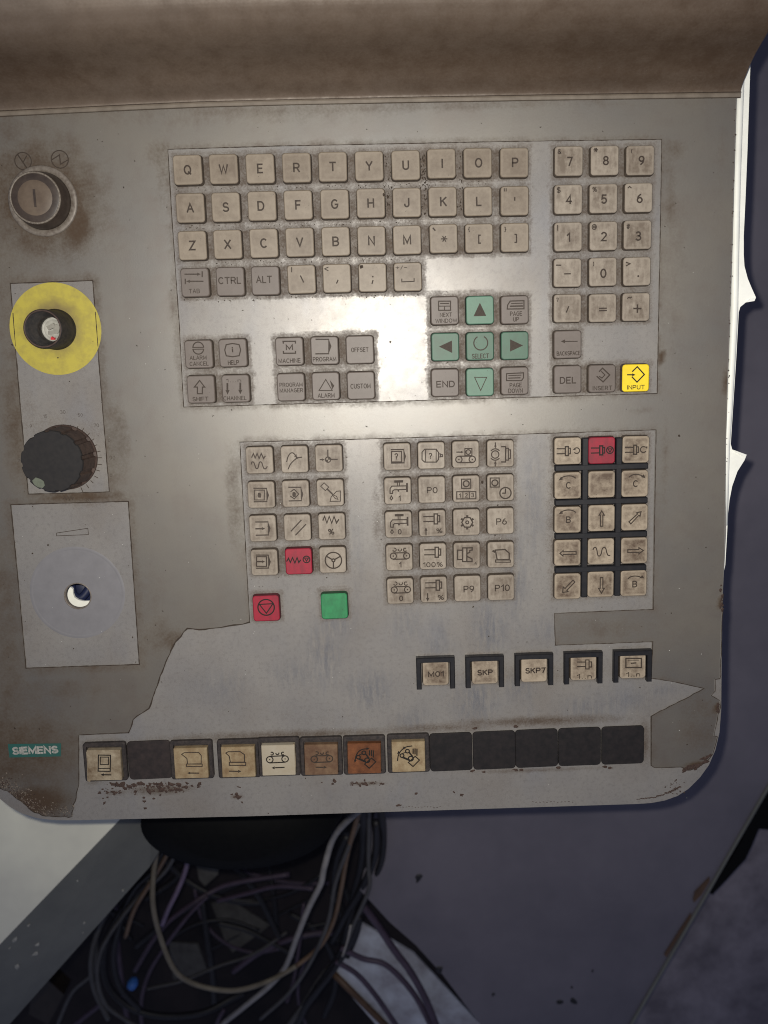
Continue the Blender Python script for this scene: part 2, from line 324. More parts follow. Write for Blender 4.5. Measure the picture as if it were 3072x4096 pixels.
    G['$'] = (.56, [G['S'][1][0], [(.29, 1.12), (.29, -.12)]]); G['('] = (.2, [arc(.5, .5, .5, .75, 140, 220, 8)]); G[')'] = (.2, [arc(-.3, .5, .5, .75, 40, -40, 8)])
    G['['] = (.22, [[(.22, 1.05), (0, 1.05), (0, -.1), (.22, -.1)]]); G[']'] = (.22, [[(0, 1.05), (.22, 1.05), (.22, -.1), (0, -.1)]])
    G['{'] = (.26, [[(.26, 1.05), (.12, .98), (.12, .6), (0, .5), (.12, .4), (.12, .02), (.26, -.05)]]); G['}'] = (.26, [[(0, 1.05), (.14, .98), (.14, .6), (.26, .5), (.14, .4), (.14, .02), (0, -.05)]])
    G['.'] = (.1, [[(.05, 0), (.05, .09)]]); G['+'] = (.56, [[(0, .5), (.56, .5)], [(.28, .22), (.28, .78)]]); G['-'] = (.44, [[(0, .5), (.44, .5)]]); G['/'] = (.34, [[(0, 0), (.34, 1)]])
    G['i'] = (.0, [[(0, 0), (0, .62)], [(0, .86), (0, 1)]]); G['n'] = (.4, [[(0, 0), (0, .66)], [(0, .42)]+arc(.2, .44, .2, .22, 170, 0, 7)+[(.4, 0)]])
    return G
FONT = _font()
def put_text(b, s, cx, cy, h, w, z, bold=.14):
    """letters in single strokes of one even width"""
    wt = h*(.135+bold*.22) if bold >= 0 else h*.10
    gap = .25; adv = []; x = 0
    for ch in s:
        if ch == ' ': x += .5; continue
        adv.append((ch, x)); x += FONT[ch][0]+gap
    tot = max(x-gap, .01); hi = h-wt
    sx = max((w-wt), .1)/tot if w and tot > .05 else hi*1.12
    zz = z
    for ch, x0 in adv:
        for st in FONT[ch][1]:
            pts = [(cx+(x0+px-tot/2)*sx, cy+(py-.5)*hi) for px, py in st]
            closed = len(pts) > 8 and math.hypot(pts[0][0]-pts[-1][0], pts[0][1]-pts[-1][1]) < 1e-6
            ribbon(b, pts[:-1] if closed else pts, wt, zz, closed); zz += .004
def ribbon(b, pts, w, z, closed=False, jit=0):
    P = [Vector(p[:2]) for p in pts]; n = len(P)
    if n < 2: return
    L = []; R = []
    for i in range(n):
        a = P[i]-P[i-1] if (i > 0 or closed) else None; c = P[(i+1) % n]-P[i] if (i < n-1 or closed) else None
        a = (a or c); c = (c or a)
        if a.length < 1e-9: a = c
        if c.length < 1e-9: c = a
        a = a.normalized(); c = c.normalized(); t = (a+c); t = t.normalized() if t.length > 1e-3 else a
        nn = Vector((-t.y, t.x)); k = 1/max(.45, nn.dot(Vector((-a.y, a.x))))
        ww = w*(1+random.uniform(-jit, jit))/2*k
        e = Vector((0, 0))
        if not closed and i == 0: e = -a*w*.3
        if not closed and i == n-1: e = c*w*.3
        L.append(P[i]+nn*ww+e); R.append(P[i]-nn*ww+e)
    v = [(p.x, p.y, z) for p in L]+[(p.x, p.y, z) for p in R]
    f = [(i, n+i, n+(i+1) % n, (i+1) % n) for i in range(n if closed else n-1)]
    b.add(v, f)

# ------------------------------------------------------------------ legends: drawn in survey coordinates, laid on a surface at height z
def T(s, x, y, h, w=None, bold=.14): return ('t', s, x, y, h, w, bold)
def Ln(*p, w=.55): return ('l', p, w, False)
def Cl(*p, w=.5): return ('l', p, w, True)
def Fl(*p): return ('f', p)
def Ci(x, y, r, w=.5): return ('c', x, y, r, w)
def Di(x, y, r): return ('d', x, y, r)
def Ar(x, y, r, a0, a1, w=.5): return ('a', x, y, r, a0, a1, w)
def Re(x0, y0, x1, y1, w=.5): return Cl((x0, y0), (x1, y0), (x1, y1), (x0, y1), w=w)
def draw(items, reg, z, origin=(0, 0), zstep=.008, grow=1.0):
    b = B(); ox, oy = origin; zz = z
    s = None
    def c(x, y):
        p = bp(x, y, z, reg); return (p[0]-ox, p[1]-oy)
    for it in items:
        k = it[0]; zz += zstep; lz = zz
        if k == 't':
            _, st, x, y, h, w, bold = it; p = c(x, y); q = c(x, y+h); hh = abs(q[1]-p[1]); ww = None
            if w: q = c(x+w, y); ww = abs(q[0]-p[0])
            put_text(b, st, p[0], p[1], hh, ww, lz, bold)
        elif k == 'l': ribbon(b, [c(*q) for q in it[1]], it[2]*grow, lz, it[3])
        elif k == 'f':
            P = [c(*q) for q in it[1]]; A = sum(P[i-1][0]*P[i][1]-P[i][0]*P[i-1][1] for i in range(len(P)))
            if A < 0: P = P[::-1]
            b.add([(p[0], p[1], lz) for p in P], [tuple(range(len(P)))])
        else:
            x, y, r = it[1:4]; p = c(x, y); q = c(x+r, y); rr = abs(q[0]-p[0])
            if k == 'd': b.add(circ(p[0], p[1], rr, lz, 12), [tuple(range(12))])
            elif k == 'c': ribbon(b, circ(p[0], p[1], rr, 0, 28), it[4]*grow, lz, True)
            else:
                a0, a1, w = it[4:7]; n = 18
                ribbon(b, [(p[0]+rr*math.cos(math.radians(a0+(a1-a0)*i/n)), p[1]+rr*math.sin(math.radians(a0+(a1-a0)*i/n))) for i in range(n+1)], w*grow, lz)
    return b
def off(items, dx, dy):
    o = []
    for it in items:
        if it[0] == 't': o.append(it[:2]+(it[2]+dx, it[3]+dy)+it[4:])
        elif it[0] in 'lf': o.append((it[0], tuple((x+dx, y+dy) for x, y in it[1]))+it[2:])
        else: o.append((it[0], it[1]+dx, it[2]+dy)+it[3:])
    return o
def page(x0, x1, y0, y1, tip): return [Ln((x0, y0), (x1, y0)), Ln((x0+3, y1), (x1+4, y1-2)), Ln((x1, y0), (x1+3, y1), w=.35), Fl((x1, y0), (x1+tip, (y0+y1)/2), (x1+3, y1))]
def star(x, y, r): return [Ln((x-r, y), (x+r, y), w=.5), Ln((x-r*.5, y-r*.87), (x+r*.5, y+r*.87), w=.5), Ln((x-r*.5, y+r*.87), (x+r*.5, y-r*.87), w=.5)]
def head(x, y, dx, dy, s=12):
    return Fl((x, y), (x-dx*2*s-dy*s*.9, y-dy*2*s+dx*s*.9), (x-dx*2*s+dy*s*.9, y-dy*2*s-dx*s*.9))

faucet = [Cl((190, 648), (190, 603), (207, 580), (345, 577), (345, 611), (228, 615), (215, 625), (214, 650)), Ln((350, 555), (351, 630), w=.8), Ln((261, 545), (262, 578), w=.4),
          Ln((279, 545), (279, 578), w=.4), Ln((236, 536), (306, 534), w=1.1), Di(269, 624, 9), Cl((203, 672), (190, 695), (203, 710), (216, 695), w=.45)]
convey = [Ar(232, 1183, 16, -160, 100, .45), Ar(283, 1180, 16, 170, 380, .45), Ar(332, 1183, 16, 60, 320, .45), Ci(221, 1243, 29), Ci(347, 1240, 29), Di(221, 1243, 7), Di(347, 1240, 7),
          Ln((221, 1213), (347, 1210)), Ln((221, 1273), (347, 1270))]
def spindle(x, y, sq=1.0):  # two rods and a stepped chuck, (x, y) is the left end of the upper rod
    return [Ln((x, y), (x+97, y-2)), Ln((x, y+47), (x+97, y+46)), Re(x+100, y-25, x+132, y+70, .6), Re(x+132, y-8, x+153, y+50, .6)]
robot = [Ci(1023, 297, 14, .55), Ci(1048, 352, 18, .6), Ci(983, 330, 14, .55), Ln((1035, 305), (1060, 335), w=.7), Ln((990, 343), (1035, 362), w=.9), Ln((1010, 305), (978, 318), w=.4),
         Cl((1080, 335), (1112, 362), (1065, 410), (1030, 380), w=.5), Ln((1065, 280), (1065, 314), w=.55), Ln((1079, 279), (1079, 318), w=.55), Ln((1093, 280), (1093, 328), w=.55)]

def cen(x0, x1, y0, y1): return ((x0+x1)/2, (y0+y1)/2)
KEYS = []   # (region, cx, cy, material, ink, what it shows, legend items)
def key(reg, c, mat, what, items=(), ink='ink'): KEYS.append((reg, c[0], c[1], mat, ink, what, list(items)))
rowsA = [('QWERTYU', [(226, 270), (443, 265), (664, 262), (884, 257), (1102, 251), (1322, 247), (1543, 242)]),
         ('ASDFGHJ', [(242, 500), (457, 495), (675, 488), (893, 482), (1114, 477), (1332, 471), (1549, 467)]),
         ('ZXCVBNM', [(255, 727), (468, 720), (686, 713), (903, 707), (1120, 702), (1336, 698), (1551, 693)])]
for s, cs in rowsA:
    for ch, c in zip(s, cs): key('A', c, 'beige', 'beige key marked '+ch, [T(ch, c[0]+(0 if ch != 'D' else -6), c[1], 60)])
key('A', (271, 950), 'grey', 'grey TAB key with two opposed arrows', [Ln((210, 900), (290, 900)), head(307, 900, 1, 0, 11), Ln((315, 885), (315, 915)), Ln((320, 943), (236, 943)), head(218, 943, -1, 0, 11), Ln((213, 929), (213, 958)), T('TAB', 267, 1002, 28, 66, .05)], 'inkpale')
key('A', (484, 944), 'grey', 'grey CTRL key', [T('CTRL', 481, 938, 44, 140)], 'inkpale')
key('A', (696, 939), 'grey', 'grey ALT key', [T('ALT', 688, 932, 45, 98)], 'inkpale')
key('A', (914, 931), 'beige', 'beige backslash key', [Ln((908, 910), (926, 948)), Ln((855, 858), (855, 887), w=.4)])
key('A', (1127, 925), 'beige', 'beige comma key with a less-than sign', [Ln((1134, 936), (1126, 955)), Ln((1075, 858), (1053, 868), (1075, 879), w=.4)])
key('A', (1342, 920), 'beige', 'beige semicolon key with a chipped corner', [Di(1344, 915, 5), Ln((1345, 938), (1340, 956))])
key('A', (1555, 916), 'beige', 'beige space key with plus and minus signs', [T('+/-', 1516, 860, 26, 72, .05), Ln((1519, 928), (1519, 946), (1593, 943), (1593, 926), w=.45)])
for ch, c in (('I', (250, 232)), ('O', (469, 228)), ('P', (690, 226)), ('K', (257, 462)), ('L', (471, 460))): key('B', c, 'beige', 'beige key marked '+ch, [T(ch, c[0]+5, c[1], 60)])
key('B', (692, 457), 'beige', 'beige apostrophe key', [Ln((629, 383), (629, 400), w=.4), Ln((640, 383), (640, 400), w=.4), Ln((692, 437), (692, 454), w=.6)])
key('B', (263, 685), 'beige', 'beige asterisk key', [Ln((200, 622), (212, 636), w=.6)]+star(267, 687, 17))
key('B', (477, 683), 'beige', 'beige opening bracket key', [T('{', 417, 630, 30), T('[', 480, 688, 50)])
key('B', (693, 678), 'beige', 'beige closing bracket key', [T('}', 635, 630, 30), T(']', 698, 683, 50)])
for ch, c, dc, extra in (('7', (1019, 217), (1024, 220), [T('&', 962, 160, 32)]), ('8', (1236, 214), (1242, 215), star(1181, 150, 11)), ('9', (1450, 213), (1457, 214), [T('(', 1399, 158, 30)]),
                         ('4', (1016, 448), (1020, 450), [T('$', 957, 392, 36)]), ('5', (1228, 443), (1231, 447), [T('%', 1175, 388, 32)]), ('6', (1440, 438), (1446, 443), [Ln((1375, 380), (1385, 371), (1395, 380), w=.45)]),
                         ('1', (1015, 674), (1016, 678), [Ln((951, 605), (951, 636), w=.4)]), ('2', (1228, 669), (1230, 673), [T('@', 1172, 615, 36)]), ('3', (1434, 662), (1438, 670), [T('#', 1377, 612, 32)]),
                         ('0', (1225, 886), (1227, 895), [T(')', 1167, 838, 30)])):
    key('B', c, 'tan', 'light beige key marked '+ch, [T(ch, dc[0], dc[1], 58)]+extra)
key('B', (1011, 891), 'tan', 'light beige minus key', [Ln((943, 846), (970, 846)), Ln((993, 898), (1028, 897))])
key('B', (1430, 883), 'tan', 'light beige full stop key', [Di(1437, 912, 6), Ln((1365, 828), (1388, 837), (1365, 849), w=.5)])
key('B', (1011, 1106), 'tan', 'light beige slash key', [Ln((1018, 1095), (1004, 1129)), T('?', 950, 1055, 26)])
key('B', (1223, 1104), 'tan', 'light beige equals key', [Ln((1203, 1106), (1246, 1105)), Ln((1203, 1120), (1246, 1119))])
key('B', (1424, 1098), 'tan', 'light beige plus key', [Ln((1410, 1107), (1454, 1107), w=.7), Ln((1432, 1085), (1432, 1130), w=.7), Ln((1372, 1046), (1380, 1040), (1388, 1044), (1397, 1038), w=.45)])
g = lambda c, what, it: key('D', c, 'grey', what, it, 'ink')
g((269, 215), 'grey NEXT WINDOW key', [Re(233, 158, 305, 213), Ln((233, 188), (305, 188), w=.4), Ln((268, 188), (268, 213), w=.4), Ln((244, 172), (294, 172), w=.5), T('NEXT', 277, 240, 26, 74, .08), T('WINDOW', 279, 276, 26, 132, .08)])
key('D', (482, 212), 'mint', 'green cursor up key', [Fl((482, 167), (520, 247), (443, 249))])
g((692, 210), 'grey PAGE UP key', [Cl((647, 205), (650, 180), (665, 157), (748, 155), (748, 204)), Ln((672, 172), (740, 170), w=.4), Ln((665, 188), (740, 187), w=.6), T('PAGE', 700, 233, 28, 74, .08), T('UP', 700, 267, 28, 36, .08)])
key('D', (273, 434), 'green', 'green cursor left key', [Fl((235, 432), (313, 395), (315, 470))])
key('D', (483, 430), 'green', 'green SELECT key with an open circle', [Ar(487, 410, 42, -240, 60, .5), T('SELECT', 485, 489, 30, 104, .08)])
key('D', (692, 426), 'green', 'green cursor right key', [Fl((664, 388), (742, 425), (664, 462))])
g((272, 650), 'grey END key', [T('END', 275, 658, 40, 112)])
key('D', (483, 647), 'mint', 'green cursor down key with an outlined triangle', [Cl((450, 617), (523, 617), (487, 697), w=.35)])
g((692, 639), 'grey PAGE DOWN key', [Cl((643, 595), (745, 590), (745, 620), (733, 637), (643, 637)), Ln((655, 607), (730, 604), w=.4), Ln((655, 622), (725, 620), w=.5), T('PAGE', 698, 664, 28, 74, .08), T('DOWN', 697, 698, 28, 88, .08)])
g((1012, 419), 'grey BACKSPACE key', [Ln((985, 400), (1070, 400), w=.4), head(970, 400, -1, 0, 13), T('BACKSPACE', 1016, 472, 27, 142, .08)])
g((1012, 630), 'grey DEL key', [T('DEL', 1014, 635, 42, 100)])
g((1219, 625), 'grey INSERT key with a broken diamond', [Ln((1202, 582), (1222, 562), (1265, 603), (1225, 645), (1188, 612)), Ln((1215, 582), (1236, 603), (1218, 622), (1203, 612), w=.45), T('INSERT', 1221, 682, 27, 118, .08)])
key('D', (1422, 621), 'yellow', 'yellow INPUT key', [Ln((1402, 582), (1431, 553), (1474, 600), (1430, 646), (1400, 615)), Ln((1372, 602), (1405, 602)), head(1421, 602, 1, 0, 10), T('INPUT', 1424, 677, 27, 106, .08)], 'inkblack')
h = lambda c, what, it: key('C', c, 'grey', what, it, 'ink')
h((293, 478), 'grey ALARM CANCEL key', [Ar(291, 437, 32, 5, 175), Ar(291, 445, 32, 185, 355), Ln((257, 437), (325, 436), w=.4), Ln((257, 448), (325, 447), w=.4), T('ALARM', 290, 499, 26, 103, .08), T('CANCEL', 296, 535, 26, 115, .08)])
h((500, 470), 'grey HELP key with a boxed letter i', [Cl((460, 420), (498, 413), (538, 420), (547, 452), (538, 487), (498, 493), (460, 487), (451, 452)), T('i', 498, 450, 36, None, .4), T('HELP', 503, 528, 29, 68, .08)])
h((307, 690), 'grey SHIFT key with an outlined arrow', [Cl((299, 636), (330, 676), (316, 676), (316, 716), (286, 716), (286, 676), (268, 676)), T('SHIFT', 305, 748, 27, 97, .08)])
h((517, 685), 'grey CHANNEL key', [T('1...n', 504, 636, 22, 92, .08), Ln((467, 655), (467, 690), w=.8), head(468, 722, 0, 1, 14), Ln((545, 652), (545, 688), w=.8), head(545, 720, 0, 1, 14), T('CHANNEL', 513, 743, 26, 140, .08)])
h((841, 461), 'grey MACHINE key', [Ln((805, 412), (803, 400), (878, 400), (878, 412)), Ln((805, 460), (805, 472), (878, 472), (878, 460)), T('M', 841, 436, 36, 44, .3), T('MACHINE', 842, 517, 28, 134, .08)])
h((1053, 456), 'grey PROGRAM key with a page symbol', [Ln((1000, 388), (1078, 388)), Ln((1000, 476), (1078, 475)), Ln((1078, 388), (1078, 475), w=.4), Fl((1078, 388), (1094, 430), (1078, 475)), T('PROGRAM', 1053, 508, 28, 142, .08)])
h((1266, 451), 'grey OFFSET key', [T('OFFSET', 1266, 451, 28, 106, .08)])
h((850, 677), 'grey PROGRAM MANAGER key', [T('PROGRAM', 851, 662, 26, 140, .08), T('MANAGER', 853, 696, 26, 142, .08)])
h((1060, 671), 'grey ALARM key with a scuffed triangle', [Cl((1060, 630), (1100, 697), (1020, 697), w=.4), Fl((1084, 632), (1112, 668), (1100, 690)), T('ALARM', 1063, 727, 28, 103, .08)])
h((1272, 667), 'grey CUSTOM key', [T('CUSTOM', 1270, 670, 30, 122, .08)])
wav = lambda P: Ln(*[tuple(p) for p in spline(P, 4)], w=.5)
e = lambda c, what, it, mat='tan', ink='inkpale': key('E', c, mat, what, it, ink)
e((286, 293), 'beige key with zigzag and wave', [Ln((222, 268), (235, 237), (250, 275), (266, 237), (283, 278), (301, 237), (320, 278), (333, 258)), wav([(218, 325), (223, 308), (238, 310), (248, 335), (258, 360), (272, 358), (280, 330), (288, 308), (303, 310), (312, 335), (322, 360), (338, 362), (350, 345)])])
e((576, 285), 'beige key with a curved approach path', [wav([(512, 305), (522, 265), (542, 235), (565, 232), (585, 252)]), Fl((598, 270), (572, 260), (592, 240)), wav([(525, 365), (540, 330), (565, 300), (595, 275)]), Ln((595, 273), (635, 267)), Di(597, 273, 9)])
e((861, 277), 'beige reference point key', [Ln((853, 207), (853, 268)), Ln((872, 285), (932, 285)), Ci(855, 287, 22), Fl((855, 287), (855, 265), (874, 274), (877, 287)), Fl((855, 287), (855, 309), (836, 300), (833, 287)), Ln((788, 287), (806, 287)), head(828, 287, 1, 0, 12)])
hand = lambda x, y: Fl((x-15, y+5), (x-12, y-18), (x-3, y-22), (x+8, y-20), (x+16, y-5), (x+12, y+20), (x-8, y+20))
e((300, 580), 'beige key with a hand on a page', page(238, 345, 525, 637, 20)+[Re(243, 540, 326, 622, .45), hand(285, 582)])
e((586, 571), 'beige key with a hand in a diamond', page(528, 630, 517, 630, 20)+[Ln((546, 553), (573, 533), (612, 573), (575, 613), (543, 590), w=.45), hand(573, 577)])
e((873, 563), 'beige key with a screwdriver and probe', [Cl((822, 480), (860, 515), (833, 545), (793, 508), w=.4), Ln((848, 532), (888, 570), w=.7), Cl((925, 550), (957, 547), (957, 632), (872, 634), (880, 598), w=.4), Ln((888, 575), (925, 592), (938, 618), (912, 608), (890, 578), w=.35)])
e((313, 859), 'beige key with an arrow into a page', page(255, 358, 804, 914, 20)+[Ln((256, 860), (310, 860), w=.7), head(334, 859, 1, 0, 14)])
e((600, 852), 'beige reset key with two slanted lines', [Ln((548, 880), (632, 790)), Ln((586, 913), (670, 825))])
e((885, 843), 'beige feed percent key', [Ln((812, 790), (826, 758), (845, 815), (864, 758), (885, 815), (904, 760), (925, 812), (943, 785), w=.6), T('%', 881, 885, 52, 56)], 'tan', 'ink')
e((326, 1141), 'beige single block key', page(258, 360, 1079, 1188, 20)+[Re(262, 1092, 345, 1172, .5), Ln((262, 1133), (310, 1133), w=.7), head(333, 1133, 1, 0, 13)], 'tan', 'ink')
e((611, 1132), 'red feed stop key with zigzag', [Ln((512, 1130), (527, 1105), (542, 1140), (560, 1100), (580, 1145), (598, 1100), (612, 1140), (627, 1120)), Ci(676, 1115, 28), Cl((660, 1104), (692, 1104), (676, 1130), w=.4)], 'red', 'inkblack')
e((893, 1121), 'beige handwheel key', [Ci(899, 1123, 68, .6), Ci(899, 1123, 12, .6), Ln((899, 1138), (899, 1188), w=.6), Ln((888, 1116), (843, 1090), w=.6), Ln((910, 1116), (955, 1090), w=.6)], 'tan', 'ink')
e((341, 1522), 'red stop key with circle and triangle', [Ci(341, 1513, 68, .6), Cl((285, 1488), (397, 1483), (343, 1562), w=.5)], 'red', 'inkblack')
e((907, 1503), 'bright green blank start key', [], 'vgreen')
f_ = lambda c, what, it: key('F', c, 'tan', what, it, 'ink')
f_((257, 301), 'beige key with a question mark on a page', page(200, 320, 233, 361, 22)+[Re(204, 250, 300, 350, .5), T('?', 250, 298, 62)])
f_((581, 290), 'beige motor key with a question mark', [Cl((518, 230), (628, 230), (650, 262), (650, 325), (630, 352), (518, 352), (493, 330), (493, 258)), Ln((527, 230), (524, 352), w=.4), Ln((627, 232), (627, 350), w=.4), Ln((652, 274), (668, 274), (668, 303), (652, 303), w=.4), Re(668, 282, 688, 300, .45), T('?', 573, 293, 58)])
f_((907, 280), 'beige key with a box on a conveyor', [Ln((822, 257), (866, 257)), head(889, 257, 1, 0, 13), Re(900, 222, 966, 290), Ci(932, 256, 22), Ci(843, 327, 30), Ci(970, 325, 30), Di(843, 327, 7), Di(970, 325, 7), Ln((843, 296), (970, 294)), Ln((843, 357), (970, 356))])
f_((1237, 271), 'beige clamping key with two arrows', [Ln((1188, 168), (1188, 200)), head(1188, 224, 0, 1, 14), Ci(1187, 280, 35), Ar(1187, 276, 50, 40, 140), Ar(1187, 284, 50, 220, 320), Ln((1188, 390), (1188, 362)), head(1188, 338, 0, -1, 14), Ln((1247, 205), (1285, 205), (1285, 350), (1247, 350), w=.6), Re(1287, 220, 1312, 332), Re(1312, 235, 1332, 315)])
f_((262, 626), 'beige coolant tap key numbered 1', faucet+[T('1', 280, 695, 52)])
f_((586, 615), 'beige key marked P0', [T('P0', 590, 618, 62, 102, .08)])
f_((912, 606), 'beige workpiece counter key', [Re(868, 513, 955, 600), Ci(912, 556, 28, .6), Re(822, 632, 1003, 700), Ln((880, 632), (880, 700), w=.4), Ln((941, 632), (941, 700), w=.4), T('1', 851, 668, 42), T('2', 911, 667, 42), T('3', 972, 664, 42)])
f_((1238, 595), 'beige workpiece time key with a clock', [Re(1140, 502, 1225, 588), Ci(1184, 548, 28, .6), Ci(1284, 645, 53, .6), Ln((1284, 605), (1284, 646), (1256, 646))])
f_((270, 945), 'beige coolant tap key numbered 0', off(faucet, 6, 320)+[T('0', 282, 1012, 52)])
f_((591, 933), 'beige spindle speed up key', spindle(508, 868)+[Ln((530, 1043), (530, 1000)), head(530, 968, 0, -1, 17), T('%', 657, 1003, 50, 62)])
f_((915, 924), 'beige gear key', [Cl(*[(922+52*math.cos(a), 923+52*math.sin(a)) for a in [math.pi/3*k for k in range(6)]], w=.6), Ci(922, 923, 14)]+[Ln((922+50*math.cos(a), 923+50*math.sin(a)), (922+62*math.cos(a), 923+62*math.sin(a)), w=1.0) for a in [math.pi/3*k+math.pi/6 for k in range(6)]])
f_((1238, 911), 'beige key marked P6', [T('P6', 1247, 915, 62, 102, .08)])
f_((278, 1258), 'beige chip conveyor key numbered 1', convey+[T('1', 287, 1325, 54)])
f_((597, 1247), 'beige spindle 100 percent key', spindle(517, 1184)+[T('100%', 597, 1323, 48, 190, .08)])
f_((918, 1239), 'beige chuck key numbered 4', [Re(830, 1187, 878, 1275, .6), Re(878, 1165, 918, 1295, .6), Ln((918, 1165), (968, 1163), (968, 1185), (945, 1190), (945, 1208), (918, 1218), w=.6), Ln((918, 1245), (940, 1255), (968, 1270), (968, 1295), (918, 1295), w=.6), T('4', 1002, 1310, 34)])
f_((1240, 1231), 'beige key with a machine hood outline', [Cl((1188, 1186), (1280, 1180), (1320, 1215), (1320, 1275), (1206, 1278), w=.6), Re(1190, 1280, 1330, 1300, .5), Fl((1152, 1196), (1172, 1184), (1198, 1200), (1180, 1213))])
f_((287, 1576), 'beige chip conveyor key numbered 0', off(convey, 9, 320)+[T('0', 295, 1643, 54)])
f_((605, 1563), 'beige spindle speed down key', spindle(527, 1497)+[Ln((546, 1597), (546, 1642)), head(546, 1674, 0, 1, 17), T('%', 671, 1635, 50, 62)])
f_((925, 1552), 'beige key marked P9', [T('P9', 937, 1555, 64, 102, .08)])
f_((1243, 1542), 'beige key marked P10', [T('P10', 1255, 1545, 64, 142, .08)])
sp2 = lambda x, y: [Ln((x, y), (x+78, y)), Ln((x, y+48), (x+78, y+46)), Re(x+80, y-20, x+108, y+65, .65), Re(x+108, y-5, x+127, y+48, .5)]
G_ = lambda c, what, it=(), mat='worn', ink='ink': key('G', c, mat, what, it, ink)
G_((406, 247), 'ivory spindle key turning left', sp2(303, 225)+[Ar(490, 243, 27, -140, 130), Fl((452, 235), (478, 211), (480, 238))])
G_((728, 242), 'red spindle stop key', sp2(628, 218)+[Ci(805, 238, 32), Cl((786, 226), (824, 226), (805, 258), w=.4)], 'red', 'inkblack')
G_((1051, 232), 'ivory spindle key turning right', sp2(950, 212)+[Ar(1122, 232, 28, 50, 320), Fl((1137, 203), (1162, 203), (1157, 228))])
bow = [wav([(480, 503), (450, 487), (410, 482), (370, 489), (345, 502)]), Fl((318, 526), (342, 488), (363, 515))]
G_((406, 575), 'soiled key marked C with a left arrow', bow+[T('C', 412, 572, 66)])
G_((727, 563), 'soiled blank key')
bow2 = [wav([(985, 495), (1015, 475), (1050, 468), (1090, 474), (1112, 485)]), Fl((1142, 504), (1098, 494), (1126, 466))]
G_((1042, 556), 'soiled key marked C with a right arrow', bow2+[T('C', 1048, 556, 66)])
G_((406, 899), 'soiled key marked B with a left arrow', off(bow, 0, 323)+[T('B', 412, 897, 64)])
G_((726, 884), 'soiled key with an upward arrow', [Cl((727, 815), (752, 855), (738, 855), (738, 960), (715, 960), (715, 855), (703, 855))])
G_((1040, 876), 'soiled key with a diagonal up arrow', [Cl((1100, 822), (1090, 865), (1080, 855), (1003, 938), (985, 918), (1067, 843), (1057, 833))])
G_((403, 1212), 'soiled key with a left arrow', [Cl((332, 1218), (362, 1190), (362, 1203), (485, 1198), (485, 1225), (362, 1228), (360, 1243))])
G_((721, 1199), 'soiled key with a wave', [wav([(645, 1182), (655, 1163), (672, 1163), (682, 1190), (690, 1232), (705, 1242), (722, 1222), (731, 1178), (748, 1160), (765, 1170), (775, 1208), (787, 1234), (805, 1238)])])
G_((1037, 1191), 'soiled key with a right arrow', [Cl((1122, 1190), (1080, 1163), (1080, 1180), (975, 1182), (975, 1210), (1080, 1207), (1080, 1220))])
G_((404, 1530), 'soiled key with a diagonal down arrow', [Cl((358, 1587), (362, 1535), (380, 1550), (455, 1470), (473, 1488), (397, 1568), (410, 1580))])
G_((718, 1511), 'soiled key with a downward arrow', [Cl((725, 1595), (697, 1548), (713, 1548), (713, 1447), (738, 1447), (738, 1548), (752, 1548))])
G_((1031, 1501), 'soiled key marked B with a right arrow', [wav([(975, 1460), (1000, 1440), (1040, 1432), (1080, 1437), (1100, 1446)]), Fl((1130, 1453), (1085, 1453), (1112, 1424)), T('B', 1040, 1508, 64)])
FRAMED = [((182, 373), 'beige key marked M01 inside a black bracket', [T('M01', 183, 378, 30, 82, .22)]), ((433, 366), 'beige key marked SKP inside a black bracket', [T('SKP', 434, 370, 30, 80, .3)]),
          ((685, 356), 'beige key marked SKP7 inside a black bracket', [T('SKP7', 691, 360, 30, 104, .3)]),
          ((937, 347), 'beige key with a small spindle inside a black bracket', [Ln((905, 317), (945, 317)), Ln((905, 340), (945, 340)), Re(948, 306, 965, 352, .5), Re(965, 316, 978, 342, .5), T('1..n', 941, 390, 25, 76, .08)]),
          ((1189, 338), 'beige key with a small box inside a black bracket', [Re(1153, 298, 1232, 345, .6), Ln((1165, 307), (1220, 307), w=.35), Ln((1180, 323), (1205, 321), w=.6), T('1..n', 1190, 380, 25, 72, .08)])]
for c, what, it in FRAMED: key('H', c, 'worn', what, it, 'ink')

# ------------------------------------------------------------------ outlines on the panel (mm)
PANEL_R = [(2947, 383), (2933, 870), (2923, 1190), (2912, 1500), (2904, 1760), (2902, 2000), (2904, 2120), (2891, 2380), (2887, 2600), (2885, 2840), (2878, 2930), (2862, 3000), (2836, 3060), (2800, 3110), (2755, 3155), (2710, 3184), (2660, 3202), (2606, 3212), (2550, 3216)]
PANEL_B = [(1700, 3243), (1000, 3265), (313, 3281), (220, 3281), (150, 3273), (90, 3255), (40, 3228), (0, 3196), (-40, 3150), (-70, 3090), (-88, 3020), (-95, 2940)]
TOP = [(-110, 470), (0, 459), (300, 444), (600, 430), (900, 419), (1200, 411), (1600, 404), (2000, 397), (2400, 391)]
outline_px = TOP+PANEL_R+PANEL_B+[(-105, 2000), (-110, 1000)]
outline = bpl(outline_px)
KB_WIN = bpl([(672, 598), (1100, 585), (1500, 577), (2000, 567), (2646, 558), (2641, 900), (2634, 1250), (2628, 1574), (1700, 1601), (735, 1628), (718, 1300), (690, 900)])
W1 = bpl([(42, 1134), (372, 1122), (386, 1310), (402, 1520), (438, 1967), (280, 1972), (114, 1976), (80, 1600)])
W2 = bpl([(44, 2018), (514, 2005), (536, 2330), (558, 2657), (330, 2664), (105, 2672), (75, 2340)])
